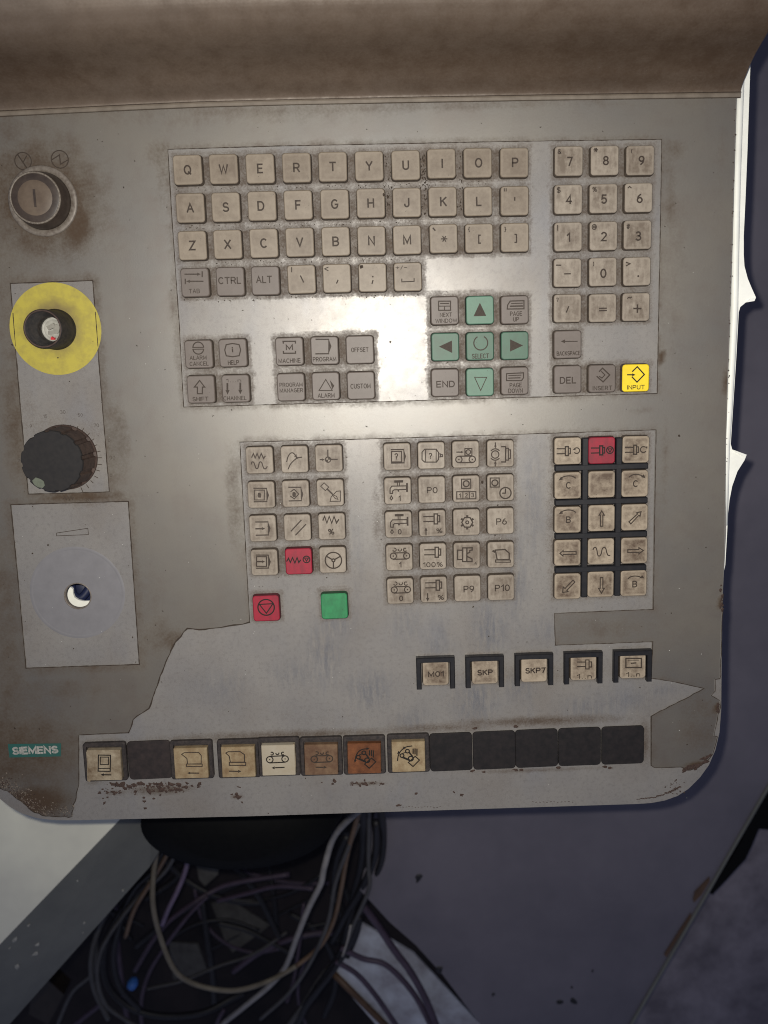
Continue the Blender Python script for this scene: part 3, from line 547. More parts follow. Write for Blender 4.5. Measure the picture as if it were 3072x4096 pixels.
def jag(pts, step=14, amp=2.2):
    out = []
    for i in range(len(pts)-1):
        (x0, y0), (x1, y1) = pts[i], pts[i+1]; L = math.hypot(x1-x0, y1-y0); n = max(1, int(L/step))
        for k in range(n):
            t = k/n; j = amp if k else 0
            out.append((x0+(x1-x0)*t+random.uniform(-j, j), y0+(y1-y0)*t+random.uniform(-j, j)))
    out.append(pts[-1]); return out
edge_right = jag([(2893, 2375), (2888, 2420), (2891, 2440), (2885, 2535), (2882, 2700), (2879, 2714), (2860, 2717), (2860, 2764), (2844, 2781), (2879, 2802), (2881, 2829), (2871, 2858), (2864, 2900), (2856, 2943), (2869, 2946), (2850, 3017), (2817, 3052), (2759, 3080), (2723, 3067)], 20, 1.5)
mcp_path = [(2723, 3067), (2618, 3070), (2605, 3061), (2605, 2864)]+jag([(2605, 2864), (2700, 2815), (2816, 2753)], 20, 2)[1:]+[(2700, 2727), (2605, 2712), (2611, 2566), (2400, 2574), (2221, 2580), (2217, 2453), (2400, 2445), (2613, 2437), (2618, 2080), (2624, 1719), (2100, 1736), (1500, 1755), (960, 1768), (978, 2100), (999, 2488)]
tear = jag([(999, 2488), (972, 2496), (900, 2506), (840, 2513), (796, 2518), (750, 2513), (724, 2545), (694, 2583), (657, 2667), (630, 2741), (596, 2833), (567, 2852), (533, 2877), (515, 2930)], 16, 2.5)
botleft = [(515, 2930), (416, 2934), (316, 2939), (316, 3139)]+jag([(316, 3139), (305, 3190), (292, 3220), (289, 3266), (181, 3263), (127, 3242), (96, 3212), (66, 3193), (30, 3163), (0, 3151), (-40, 3110), (-60, 3040)], 14, 3)[1:]
film_px = TOP+[(2947, 383), (2933, 870), (2923, 1190), (2912, 1500), (2904, 1760), (2902, 2000), (2899, 2240)]+edge_right+mcp_path[1:]+tear[1:]+botleft[1:]+[(-85, 2900), (-95, 2000), (-100, 1000)]
def inset(px):  # keep the film a hair inside the plate's edge
    return px
film_outer = [(x-(.6 if x > 250 else 0), y) for x, y in bpl(film_px)]
DIAL_C = bp(311, 2384); DIAL_R = 7.6

panel = tag(bpy.data.objects.new('control_panel', None), 'grimy grey machine control panel with beige keys, its paint film torn along the bottom', 'control panel')
COL.objects.link(panel); panel.matrix_world = W
# plate: body with real thickness, then the fine top sheet that carries the grime
hole = [p[:2] for p in circ(*DIAL_C, DIAL_R, 0, 40)]
me = curve_mesh([outline, hole], 1.4, -1.45, 'plate_body')
xs = [p[0] for p in outline]; ys = [p[1] for p in outline]
keypos = []
KZ = 4.0
for reg, cx, cy, mat, ink, what, items in KEYS: keypos.append(bp(cx, cy, KZ, reg))
KP = np.array(keypos)
def grime_at(X, Y):
    g = np.zeros_like(X); side = np.zeros_like(X)
    for k, (kx, ky) in enumerate(keypos):
        m = (np.abs(X-kx) < 16) & (np.abs(Y-ky) < 16)
        if not m.any(): continue
        x = X[m]-kx; y = Y[m]-ky; dx = np.maximum(np.abs(x)-8.0, 0); dy = np.maximum(np.abs(y)-8.0, 0); d = np.hypot(dx, dy)
        v = np.where(d < .8, .62, .62*np.exp(-((d-.8)/1.6)**2))
        up = (y > 7) & (d < 3.2); v = np.maximum(v, np.where(up, .40, 0))
        for sgn in (-1, 1):
            nb = (np.abs(KP[:, 1]-ky) < 5) & (np.abs(KP[:, 0]-(kx+sgn*20)) < 4)
            if nb.any():
                w = np.exp(-(np.maximum(np.abs(y)-7.0, 0)/1.5)**2)*(sgn*x > 6)*(sgn*x < 14); v = np.maximum(v, .82*w)
        v = np.maximum(v, .30*np.exp(-(d/4.8)**2))
        g[m] = np.maximum(g[m], v)
    def blob(px, py, rx, ry, a, reg='Z'):
        c = bp(px, py, 0, reg); s = 7.0
        d = ((X-c[0])/(rx/s))**2+((Y-c[1])/(ry/s))**2; np.maximum(g, a*np.exp(-d), out=g)
    for B_ in BLOBS: blob(*B_)
    return g
BLOBS = [(1150, 2940, 620, 26, .85), (2150, 2884, 400, 26, .95), (1750, 2912, 300, 24, .8), (2580, 2960, 26, 110, .8), (2150, 3080, 380, 12, .7), (1150, 660, 500, 20, .3), (620, 1000, 30, 260, .35), (400, 2980, 260, 40, .5), (2580, 3000, 30, 110, .55), (640, 3158, 150, 26, 1.0), (470, 3170, 70, 16, .7), (950, 3186, 30, 12, .9), (1465, 3134, 80, 9, 1.0), (380, 3130, 60, 20, .5), (2750, 3150, 90, 30, .3), (1250, 2870, 500, 60, .25),
         (2120, 2690, 560, 60, .42), (1510, 2080, 30, 180, .5), (2210, 2080, 40, 330, .55), (2330, 2400, 200, 20, .4), (2050, 1500, 30, 130, .35),
         (350, 2010, 160, 26, .5), (100, 2500, 60, 100, .3), (320, 2650, 200, 20, .3), (200, 1720, 150, 90, .42), (110, 1640, 50, 140, .4), (430, 2480, 60, 140, .2), (130, 1960, 60, 30, .3), (360, 1720, 90, 60, .4)]
SMUDGE = [(2130, 2000, 40, 260, .6), (1420, 2200, 40, 260, .35), (1180, 2700, 120, 60, .5), (900, 2750, 130, 80, .4), (1650, 2880, 90, 50, .5), (2350, 2830, 120, 50, .6), (2650, 2760, 80, 30, .5), (2180, 2520, 60, 60, .5), (1300, 2620, 70, 130, .8), (1480, 2760, 90, 90, .8), (1960, 2520, 70, 110, .9), (1900, 2800, 90, 90, .9), (2080, 2750, 60, 80, .7), (1750, 2560, 60, 90, .6), (2060, 2300, 50, 200, .8), (1350, 2480, 80, 90, .7), (2500, 2800, 160, 60, .5), (1620, 2500, 60, 90, .5)]
def plate_sheet():
    step = 1.1
    x0, x1 = bp(30, 2000)[0], max(p[0] for p in bpl([(2870, 2500)])); y1 = bp(1500, 470)[1]; y0 = bp(1500, 3190)[1]
    X1 = bp(2868, 2800)[0]
    xs = np.arange(x0, X1, step); ys = np.arange(y0, y1, step)
    def inside_poly(poly, X, Y):
        c = np.zeros(X.shape, bool); n = len(poly)
        for i in range(n):
            xa, ya = poly[i-1]; xb, yb = poly[i]
            if ya == yb: continue
            t = (ya > Y) != (yb > Y); c ^= t & (X < (xb-xa)*(Y-ya)/(yb-ya)+xa)
        return c
    GX, GY = np.meshgrid(xs, ys); cx = GX[:-1, :-1]+step/2; cy = GY[:-1, :-1]+step/2
    nx = len(xs)
    # cells that lie well inside the outline and clear of the dial hole
    ok = np.ones(cx.shape, bool)
    for sx in (-1, 1):
        for sy in (-1, 1): ok &= inside_poly(outline, cx+sx*step, cy+sy*step)
    ok &= ~((np.abs(cx-DIAL_C[0]) < DIAL_R+1) & (np.abs(cy-DIAL_C[1]) < DIAL_R+1))
    # cells wholly under the film are left out
    hid = inside_poly(film_outer, cx, cy)
    for P in (KB_WIN, W1, W2): hid &= ~inside_poly(P, cx, cy)
    er = hid.copy()
    for d in (1, 2):
        er[d:] &= hid[:-d]; er[:-d] &= hid[d:]; er[:, d:] &= hid[:, :-d]; er[:, :-d] &= hid[:, d:]
    ok &= ~er
    jj, ii = np.nonzero(ok)
    a = jj*nx+ii; F = np.stack([a, a+1, a+nx+1, a+nx], 1)
    used, inv = np.unique(F, return_inverse=True); F = inv.reshape(F.shape)
    vx = GX.ravel()[used]; vy = GY.ravel()[used]
    me = bpy.data.meshes.new('plate'); V = np.stack([vx, vy, np.full_like(vx, .02)], 1)*.001
    me.vertices.add(len(V)); me.vertices.foreach_set('co', V.ravel().astype(np.float32))
    me.loops.add(F.size); me.loops.foreach_set('vertex_index', F.ravel().astype(np.int32))
    me.polygons.add(len(F)); me.polygons.foreach_set('loop_start', np.arange(0, F.size, 4, dtype=np.int32)); me.polygons.foreach_set('loop_total', np.full(len(F), 4, np.int32))
    me.update(); me.validate()
    at = me.attributes.new('grime_shade', 'FLOAT', 'POINT'); at.data.foreach_set('value', grime_at(vx, vy).astype(np.float32))
    s = np.zeros_like(vx)
    for px, py, rx, ry, am in SMUDGE:
        c = bp(px, py); s = np.maximum(s, am*np.exp(-(((vx-c[0])*7/rx)**2+((vy-c[1])*7/ry)**2)))
    at = me.attributes.new('smudge', 'FLOAT', 'POINT'); at.data.foreach_set('value', s.astype(np.float32))
    return me
link('plate_body', me, panel, 'plate')
link('bare_plate', plate_sheet(), panel, 'plate')
# film
def film_mesh():
    me = curve_mesh([film_outer, KB_WIN, W1, W2], .16, .20, 'paint_film')
    bm = bmesh.new(); bm.from_mesh(me)
    for ax, lo, hi in ((0, min(xs), max(xs)), (1, min(ys), max(ys))):
        for c in np.arange(lo, hi, 3.5):
            co = [0, 0, 0]; co[ax] = c*.001; no = [0, 0, 0]; no[ax] = 1
            bmesh.ops.bisect_plane(bm, geom=bm.verts[:]+bm.edges[:]+bm.faces[:], plane_co=co, plane_no=no)
    bm.to_mesh(me); bm.free()
    V = np.zeros(len(me.vertices)*3); me.vertices.foreach_get('co', V); V = V.reshape(-1, 3)*1000
    X, Y = V[:, 0], V[:, 1]; g = np.zeros(len(X))
    def segd(P, closed=True):
        d = np.full(len(X), 1e9)
        for i in range(0 if closed else 1, len(P)):
            a = np.array(P[i-1]); b = np.array(P[i]); ab = b-a; t = np.clip(((X-a[0])*ab[0]+(Y-a[1])*ab[1])/(ab@ab+1e-9), 0, 1)
            d = np.minimum(d, np.hypot(X-a[0]-t*ab[0], Y-a[1]-t*ab[1]))
        return d
    g = np.maximum(g, .30*np.exp(-(segd(KB_WIN)/3.5)**2)); g = np.maximum(g, .42*np.exp(-(segd(W1)/5)**2)); g = np.maximum(g, .40*np.exp(-(segd(W2)/5)**2))
    g = np.maximum(g, .25*np.exp(-(segd(bpl(mcp_path), False)/3.5)**2)); g = np.maximum(g, .30*np.exp(-(segd(bpl(TOP), False)/4)**2))
    def blob(px, py, rx, ry, a):
        nonlocal g
        c = bp(px, py); d = ((X-c[0])*7/rx)**2+((Y-c[1])*7/ry)**2; g = np.maximum(g, a*np.exp(-d**1.3))
    for q in [(172, 800, 245, 235, .78), (300, 900, 80, 120, .8), (640, 620, 60, 60, .4), (2700, 1100, 60, 500, .22), (700, 2560, 60, 60, .6), (20, 1200, 60, 500, .35), (20, 2600, 90, 600, .42), (1500, 440, 1500, 20, .28), (2880, 700, 30, 300, .18), (650, 700, 40, 200, .28), (2800, 2900, 120, 200, .3), (250, 960, 60, 40, .5), (50, 1000, 120, 200, .3), (60, 1700, 70, 300, .5), (470, 1760, 60, 200, .42), (330, 1985, 200, 28, .75), (60, 3000, 330, 210, .62), (150, 3200, 150, 80, .9), (30, 2400, 60, 300, .45),
              (640, 2540, 70, 100, .42), (620, 2400, 60, 200, .2), (2890, 2410, 22, 34, .95), (2800, 3060, 60, 22, .95), (2870, 2830, 18, 26, .9), (2900, 1530, 16, 60, .8), (200, 2760, 300, 60, .35), (900, 480, 900, 30, .2), (60, 520, 200, 60, .3),
              (2700, 600, 50, 40, .45), (2680, 800, 30, 160, .4), (2640, 1430, 14, 30, .9), (2660, 1850, 25, 260, .3), (2560, 1650, 60, 16, .4), (700, 1300, 24, 300, .3), (930, 2000, 26, 260, .4), (2420, 2510, 260, 60, .3)]: blob(*q)
    at = me.attributes.new('grime_shade', 'FLOAT', 'POINT'); at.data.foreach_set('value', g.astype(np.float32))
    return me
link('paint_film', film_mesh(), panel, 'film')
# dirt packed along the cut edges of the film
for P, closed, w in ((KB_WIN, True, .42), (W1, True, .5), (W2, True, .55), (bpl(mcp_path), False, .42), (bpl(tear), False, .75), (bpl(botleft), False, .5), (bpl(edge_right), False, .4)):
    fine = []
    for i in range(len(P) if closed else len(P)-1):
        a, c = P[i], P[(i+1) % len(P)]; n = max(1, int(math.hypot(c[0]-a[0], c[1]-a[1])/2.2))
        for k in range(n): fine.append((a[0]+(c[0]-a[0])*k/n+random.uniform(-.05, .05), a[1]+(c[1]-a[1])*k/n+random.uniform(-.05, .05)))
    if not closed: fine.append(P[-1])
    b = B(); ribbon(b, fine, w, .372, closed, .45)
    link('seam_dirt', b.me('seam_dirt'), panel, 'seam')

# ------------------------------------------------------------------ keys
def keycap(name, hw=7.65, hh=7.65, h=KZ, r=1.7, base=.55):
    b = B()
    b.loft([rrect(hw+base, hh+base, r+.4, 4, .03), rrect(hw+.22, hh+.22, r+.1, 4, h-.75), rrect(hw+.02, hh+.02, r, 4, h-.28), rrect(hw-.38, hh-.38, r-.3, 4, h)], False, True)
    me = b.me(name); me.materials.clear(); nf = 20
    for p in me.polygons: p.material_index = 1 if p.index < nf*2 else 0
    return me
capmesh = {}
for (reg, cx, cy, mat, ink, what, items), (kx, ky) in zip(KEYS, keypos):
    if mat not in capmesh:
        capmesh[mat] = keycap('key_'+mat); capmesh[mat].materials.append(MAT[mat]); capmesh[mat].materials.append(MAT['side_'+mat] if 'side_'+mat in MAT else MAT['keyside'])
    o = link('key', capmesh[mat], panel); o.location = (kx*.001, ky*.001, 0)
    o.rotation_euler = (random.uniform(-.006, .006), random.uniform(-.006, .006), random.uniform(-.008, .008))
    tag(o, what)
    if items:
        b = draw(items, reg, KZ+.045, (kx, ky), grow=1.3)
        link('legend', b.me('legend'), o, ink)
# black dividers between the jog keys
def bar(x0, x1, y0, y1, h, ch=.5):
    b = B(); cx, cy = (x0+x1)/2, (y0+y1)/2; hw, hh = abs(x1-x0)/2, abs(y1-y0)/2
    b.loft([rrect(hw, hh, .5, 2, .03, cx, cy), rrect(hw, hh, .5, 2, h-ch, cx, cy), rrect(hw-ch, hh-ch, .3, 2, h, cx, cy)], False, True); return b
for yl, yr, xa, xb in ((411, 385, 283, 1166), (737, 710, 283, 1160), (1057, 1029, 283, 1155), (1376, 1348, 283, 1148)):
    a = bp(xa, yl, 3, 'G'); c = bp(xb, yr, 3, 'G'); L = math.hypot(c[0]-a[0], c[1]-a[1])
    o = link('divider_bar', bar(0, L, -1.75, 1.75, 3.9).me('divider_bar'), panel, 'black'); o.location = (a[0]*.001, a[1]*.001, 0); o.rotation_euler.z = math.atan2(c[1]-a[1], c[0]-a[0])
for xt, xb, yt, yb in ((572, 560, 122, 1632), (893, 873, 118, 1618)):
    a = bp(xt, yt, 3, 'G'); c = bp(xb, yb, 3, 'G'); L = math.hypot(c[0]-a[0], c[1]-a[1])
    o = link('divider_bar', bar(0, L, -1.8, 1.8, 3.75).me('divider_bar'), panel, 'black'); o.location = (a[0]*.001, a[1]*.001, 0); o.rotation_euler.z = math.atan2(c[1]-a[1], c[0]-a[0])
# black brackets round the five lower keys
def bracket():
    def u(i, z):
        return [(-11.6+i, 9.7-i, z), (11.6-i, 9.7-i, z), (11.6-i, -10.2+i, z), (8.6+i, -10.2+i, z), (8.6+i, 6.3+i, z), (-8.6-i, 6.3+i, z), (-8.6-i, -10.2+i, z), (-11.6+i, -10.2+i, z)]
    b = B(); b.loft([u(0, .03), u(0, 3.6), u(.5, 4.4)], False, True); return b.me('key_bracket')
brm = bracket(); brm.materials.append(MAT['black'])
for (kx, ky) in keypos[-5:]:
    o = link('key_bracket', brm, panel); o.location = (kx*.001, ky*.001, 0)
# ------------------------------------------------------------------ soft key row
SOFT = [('P', (691, 352), 'ivory', 'soiled ivory key with a computer and left arrow', [Re(652, 283, 732, 390), Re(665, 296, 720, 345, .4), Ln((655, 372), (730, 370), w=.4), Ln((738, 413), (690, 413)), head(668, 413, -1, 0, 11)], 'inkblack'),
        ('P', (1267, 338), 'cream', 'cream key with a machine hood and left arrow', [Ln((1205, 278), (1222, 267), (1318, 265), (1335, 285), (1335, 340), (1245, 342), (1240, 305), (1205, 278), w=.4), Re(1238, 342, 1342, 358, .4), Ln((1320, 402), (1262, 402)), head(1242, 402, -1, 0, 10)], 'ink'),
        ('Q', (98, 367), 'cream', 'cream key with a machine hood and right arrow', [Ln((5, 300), (22, 290), (110, 288), (143, 310), (143, 365), (40, 368), (30, 322), (5, 300), w=.45), Re(32, 368, 153, 390, .45), Ln((33, 433), (95, 434)), head(122, 434, 1, 0, 12)], 'ink'),
        ('Q', (394, 354), 'whitelens', 'clean ivory key with a conveyor and left arrow', [Ci(330, 348, 24), Ci(443, 342, 24), Di(330, 348, 5), Di(443, 342, 5), Ln((330, 324), (443, 318)), Ln((330, 372), (443, 366)), Ar(345, 303, 11, -130, 120), Ar(386, 300, 11, 180, 370), Ar(427, 302, 11, 60, 300), Ln((437, 404), (372, 407)), head(343, 408, -1, 0, 12)], 'inkblack'),
        ('Q', (709, 350), 'amber', 'browned key with a conveyor and right arrow', [Ci(658, 345, 24), Ci(770, 339, 24), Di(658, 345, 5), Di(770, 339, 5), Ln((658, 321), (770, 315)), Ln((658, 369), (770, 363)), Ar(676, 300, 11, -130, 120), Ar(714, 298, 11, 180, 370), Ar(755, 300, 11, 60, 300), Ln((672, 404), (725, 404)), head(753, 403, 1, 0, 12)], 'ink'),
        ('Q', (1027, 341), 'rust', 'rust brown key with a robot arm', robot+[wav([(960, 352), (967, 318), (985, 288), (1012, 272), (1040, 268)]), head(1064, 266, 1, 0, 11), head(957, 372, -.2, 1, 11)], 'inkblack'),
        ('Q', (1353, 328), 'cream', 'cream key with a robot arm and arrows', off(robot, 322, -12)+[wav([(1272, 355), (1277, 320), (1290, 292), (1308, 272), (1335, 254), (1378, 246)]), head(1307, 272, -.75, .65, 12), head(1268, 306, -.75, .65, 12)], 'inkblack')]
def housing():
    b = B(); o = (12.9, 12.3)
    b.loft([rrect(o[0], o[1], 1.6, 3, .03), rrect(o[0], o[1], 1.6, 3, 2.6), rrect(o[0]-.6, o[1]-.6, 1.2, 3, 3.2), rrect(10.6, 10.3, .6, 3, 3.2), rrect(10.6, 10.3, .6, 3, 1.2)], False, True)
    return b.me('key_socket')
hs = housing(); hs.materials.append(MAT['socket'])
for reg, c, mat, what, items, ink in SOFT:
    Z5 = 5.2; kx, ky = bp(c[0], c[1], Z5, reg)
    nm = 'soft_'+mat
    if nm not in capmesh:
        bb = B(); bb.loft([rrect(10.2, 9.8, .5, 3, 1.3), rrect(10.15, 9.75, .5, 3, Z5-.5), rrect(9.85, 9.45, .4, 3, Z5)], False, True)
        capmesh[nm] = bb.me(nm); capmesh[nm].materials.append(MAT[mat])
    so = link('key_socket', hs, panel); so.location = (kx*.001, (ky+1.1)*.001, 0)
    o = link('soft_key', capmesh[nm], panel); o.location = (kx*.001, ky*.001, 0); tag(o, what)
    o.rotation_euler.z = -.012+random.uniform(-.008, .008)
    link('legend', draw(items, reg, Z5+.04, (kx, ky), grow=1.35).me('legend'), o, ink)
bb = B(); bb.loft([rrect(13.15, 12.3, 2.4, 5, .03), rrect(13.1, 12.25, 2.4, 5, 1.0), rrect(12.75, 11.9, 2.1, 5, 1.35)], False, True); blm = bb.me('blank_cover'); blm.materials.append(MAT['blank'])
blm2 = blm.copy(); blm2.materials[0] = MAT['blank_brown']
for px, py in ((598, 3041), (1804, 3009), (1977, 3002), (2147, 2994.5), (2319, 2988), (2491.6, 2982)):
    kx, ky = bp(px, py, 1.3); o = link('blank_cover', blm2 if px < 600 else blm, panel); o.location = (kx*.001, ky*.001, 0); o.rotation_euler.z = .008+random.uniform(-.006, .006)
# chipped pale edge on two of the soft keys
for reg, pts in (('P', [(572, 262), (585, 262), (590, 330), (602, 440), (598, 462), (580, 455), (577, 330)]), ('Q', [(500, 232), (514, 236), (524, 395), (516, 452), (508, 395)])):
    P = bpl(pts, 4.6, reg); n = len(P); b = B(); b.loft([[(x, y, z) for x, y in P[::-1]] for z in (2.5, 4.6)], False, True); link('chipped_edge', b.me('chipped_edge'), panel, 'ivory')

# ------------------------------------------------------------------ print and badge on the film
link('power_symbol', draw([Ci(217, 198, 78, .58), Ln((165, 135), (255, 268), w=.7), Ln((250, 150), (218, 210), w=.55)], 'M', .39).me('power_symbol'), panel, 'ink')
link('power_symbol', draw([Ci(563, 182, 80, .58), Ln((490, 185), (560, 140), (570, 228), (635, 190), w=.6)], 'M', .39).me('power_symbol'), panel, 'ink')
link('volume_symbol', draw([Cl((537, 313), (833, 268), (838, 328), (537, 340), w=.35)], 'L', .06).me('volume_symbol'), panel, 'ink')
for s, x, y, hgt, z in (('15', 500, 455, 36, .06), ('30', 695, 410, 40, .06), ('50', 888, 443, 36, .06), ('70', 1065, 557, 40, .06), ('0', 1207, 722, 38, .40), ('90', 1243, 915, 42, .40), ('0', 1228, 1110, 38, .40), ('120', 963, 1382, 36, .40), ('5', 208, 935, 42, .40), ('9', 340, 565, 36, .06)):
    link('scale_number', draw([T(s, x, y, hgt, None, -.02)], 'K', z).me('scale_number'), panel, 'inkpale')
link('feed_symbol', draw([Ln((702, 1372), (718, 1345), (733, 1385), (750, 1338), (768, 1385), (786, 1335), (800, 1380), (810, 1355), w=.4)], 'K', .40).me('feed_symbol'), panel, 'inkpale')
for p in (((632, 555), (636, 585)), ((703, 548), (704, 578)), ((778, 552), (780, 580)), ((862, 568), (850, 595)), ((925, 592), (908, 620)), ((988, 646), (968, 665)), ((1040, 706), (1015, 724)), ((1072, 771), (1045, 786)), ((1110, 842), (1072, 851)), ((1125, 915), (1072, 916)), ((1127, 993), (1078, 987)), ((1105, 1062), (1062, 1050)), ((1082, 1138), (1045, 1118)), ((1030, 1193), (1003, 1168)), ((982, 1250), (957, 1214)), ((917, 1295), (895, 1245))):
    link('scale_tick', draw([Ln(*p, w=.42)], 'K', .06).me('scale_tick'), panel, 'ink')
P = bpl([(52, 209), (405, 205), (403, 291), (62, 299)], .5, 'P')[::-1]
b = B(); b.loft([[(x, y, z) for x, y in P] for z in (.37, .52)], False, True); badge = link('badge', b.me('badge'), panel, 'teal'); tag(badge, 'teal badge with worn white SIEMENS lettering')
link('lettering', draw([T('SIEMENS', 233, 250, 52, 308, .5)], 'P', .53).me('lettering'), badge, 'pink')
# yellow disc round the emergency stop collar
yc = bp(222, 1316, .5); b = B(); ydR = 25.6
lathe(b, yc[0], yc[1], [(ydR, .30), (ydR, .47)], 96, False, False); b.add(circ(*yc, ydR, .47, 96)+circ(*yc, 9.5, .47, 96), [(i, (i+1) % 96, 96+(i+1) % 96, 96+i) for i in range(96)])
link('yellow_disc', b.me('yellow_disc'), panel, 'ydisc')
b = B()
for P in (((372, 1122), (386, 1310), (402, 1520)), ((42, 1134), (61, 1370), (72, 1500))):
    Q = [q for q in jag(bpl(P, .5), 2, .06) if math.hypot(q[0]-yc[0], q[1]-yc[1]) < ydR-.2]
    bq = B(); ribbon(bq, Q, .4, .49, False, .4); link('seam_dirt', bq.me('seam_dirt'), panel, 'seam')
# emergency stop collar, its cap gone
c0 = bp(225, 1318, 0)
ST = tag(link('stop_switch_collar', None, panel), 'black switch collar whose mushroom cap is missing'); ST.location = (c0[0]*.001, c0[1]*.001, 0); ST.scale.z = .88
b = B(); ring = [(11.4, .5), (11.4, 1.6), (10.7, 2.2), (10.5, 23.0), (10.1, 23.6), (9.3, 23.6), (9.1, 13.0), (6.9, 12.4), (6.7, 3.0)]
lathe(b, 0, 0, ring, 56, False, False); link('collar', b.me('collar', True), ST, 'collar')
b = B(); lathe(b, 0, 0, [(10.15, 23.62), (9.95, 23.9), (9.45, 23.9), (9.3, 23.6)], 56, False, False); link('collar_rim', b.me('collar_rim', True), ST, 'brownknob')
b = B(); lathe(b, 0, 0, [(6.65, 4.6), (6.0, 5.0), (5.2, 4.6), (4.9, 3.6), (2.0, 3.4)], 32); link('contact_block', b.me('contact_block', True), ST, 'contact')
b = B()
for (x, y, w, d, hh, a) in ((-1.2, 1.5, 2.2, 1.2, 5.6, .4), (1.8, .4, 1.6, 2.2, 5.2, -.3), (-.6, -1.6, 2.6, 1.0, 5.0, .1)):
    ca, sa = math.cos(a), math.sin(a)
    b.loft([[(x+u*ca-v*sa, y+u*sa+v*ca, z) for u, v in ((-w, -d), (w, -d), (w, d), (-w, d))] for z in (3.3, hh)])
link('contact_tab', b.me('contact_tab'), ST, 'contactdim')
b = B(); b.loft([[(x-.5, y-5.0, z) for x, y in ((-1.1, -.7), (1.2, -.8), (1.0, .5), (.2, .3), (-.3, 1.1), (-.9, .3))] for z in (3.6, 6.6)]); link('red_tab', b.me('red_tab'), ST, 'red_plastic')
# illuminated power button
c0 = bp(173, 805, .4); PB = tag(link('power_button', None, panel), 'round power button with a smoky lens and steel flange'); PB.location = (c0[0]*.001, c0[1]*.001, 0); PB.scale.z = .86
b = B(); lathe(b, 0, 0, [(18.9, .38), (18.9, 1.3), (18.3, 1.8), (15.6, 1.9), (15.4, 1.2)], 64, False, False); link('flange', b.me('flange', True), PB, 'steel')
b = B(); lathe(b, 0, 0, [(15.5, .4), (15.3, 2.0), (14.9, 6.0), (14.2, 8.5), (14.0, 13.2), (13.7, 13.9)], 64, False, False); link('button_body', b.me('button_body', True), PB, 'smoke')
b = B(); lathe(b, 0, 0, [(13.75, 13.7), (13.6, 14.5), (13.0, 14.7), (12.7, 14.2)], 64, False, False); link('lens_rim', b.me('lens_rim', True), PB, 'lensrim')
b = B(); lathe(b, 0, 0, [(12.9, 14.0), (12.2, 14.25), (9.4, 14.4), (9.2, 14.4)], 64, False, True); link('lens', b.me('lens', True), PB, 'smoke')
b = B(); lathe(b, 0, 0, [(9.6, 14.2), (9.1, 14.5), (4, 14.62)], 48, False, True); link('lens_core', b.me('lens_core', True), PB, 'lenscore')
b = B(); b.box(-.75, .55, -4.8, 4.4, 14.5, 14.75); link('index_bar', b.me('index_bar'), PB, 'smoke')
# rotary override knob
c0 = bp(259, 1829, 0); KN = tag(link('rotary_knob', None, panel), 'fluted brown rotary knob with a charcoal top'); KN.location = (c0[0]*.001, c0[1]*.001, 0); KN.scale.z = .87
def flute(rad, z, depth, n=180):
    out = []
    for i in range(n):
        a = 2*math.pi*i/n; q = (a*12/(2*math.pi)+.35) % 1; k = 1 if .36 < q < .64 else 0
        rr = rad-depth*k; out.append((rr*math.cos(a), rr*math.sin(a), z))
    return out
b = B(); b.loft([circ(0, 0, 18.9, .1, 180), circ(0, 0, 18.7, 1.6, 180), flute(18.2, 2.2, .9), flute(17.6, 14.0, 1.1), flute(17.2, 22.4, 1.0)], False, True); link('skirt', b.me('skirt'), KN, 'brownknob')
b = B(); b.loft([flute(17.25, 22.35, .8), flute(17.15, 23.2, .7), flute(16.8, 23.7, .6)], False, True); link('top_cap', b.me('top_cap'), KN, 'knobtop')
mk = [( -9.5, -8.6), (-6.9, -9.6), (-5.3, -10.9), (-4.9, -13.2), (-6.2, -14.6), (-8.9, -14.1), (-10.8, -12.4), (-11.6, -10.4)]
b = B(); b.loft([[(x, y, z) for x, y in mk[::-1]] for z in (23.6, 24.15)], False, True); link('pointer_mark', b.me('pointer_mark'), KN, 'marker')
# pressed ring and the bare hole of the missing potentiometer
dc = bp(310, 2371, 0); b = B(); n = 96
rr = [(27.9, .03), (27.4, .09), (26.9, .11), (26.3, .09), (25.9, .03)]
SQ = curve_mesh([[p[:2] for p in circ(dc[0], dc[1], 26.2, 0, 72)], [p[:2] for p in circ(*DIAL_C, DIAL_R, 0, 40)]], .02, .03, 'dial_seat'); link('dial_seat', SQ, panel, 'seat')
b.loft([circ(dc[0], dc[1], r_, z_, n) for r_, z_ in rr], False, False); link('pressed_ring', b.me('pressed_ring', True), panel, 'seat')
b = B(); b.loft([circ(*DIAL_C, DIAL_R+.55, .05, 48), circ(*DIAL_C, DIAL_R+.3, .3, 48), circ(*DIAL_C, DIAL_R-.15, .2, 48), circ(*DIAL_C, DIAL_R-.15, -2.9, 48)], False, False); link('hole_rim', b.me('hole_rim', True), panel, 'steel')

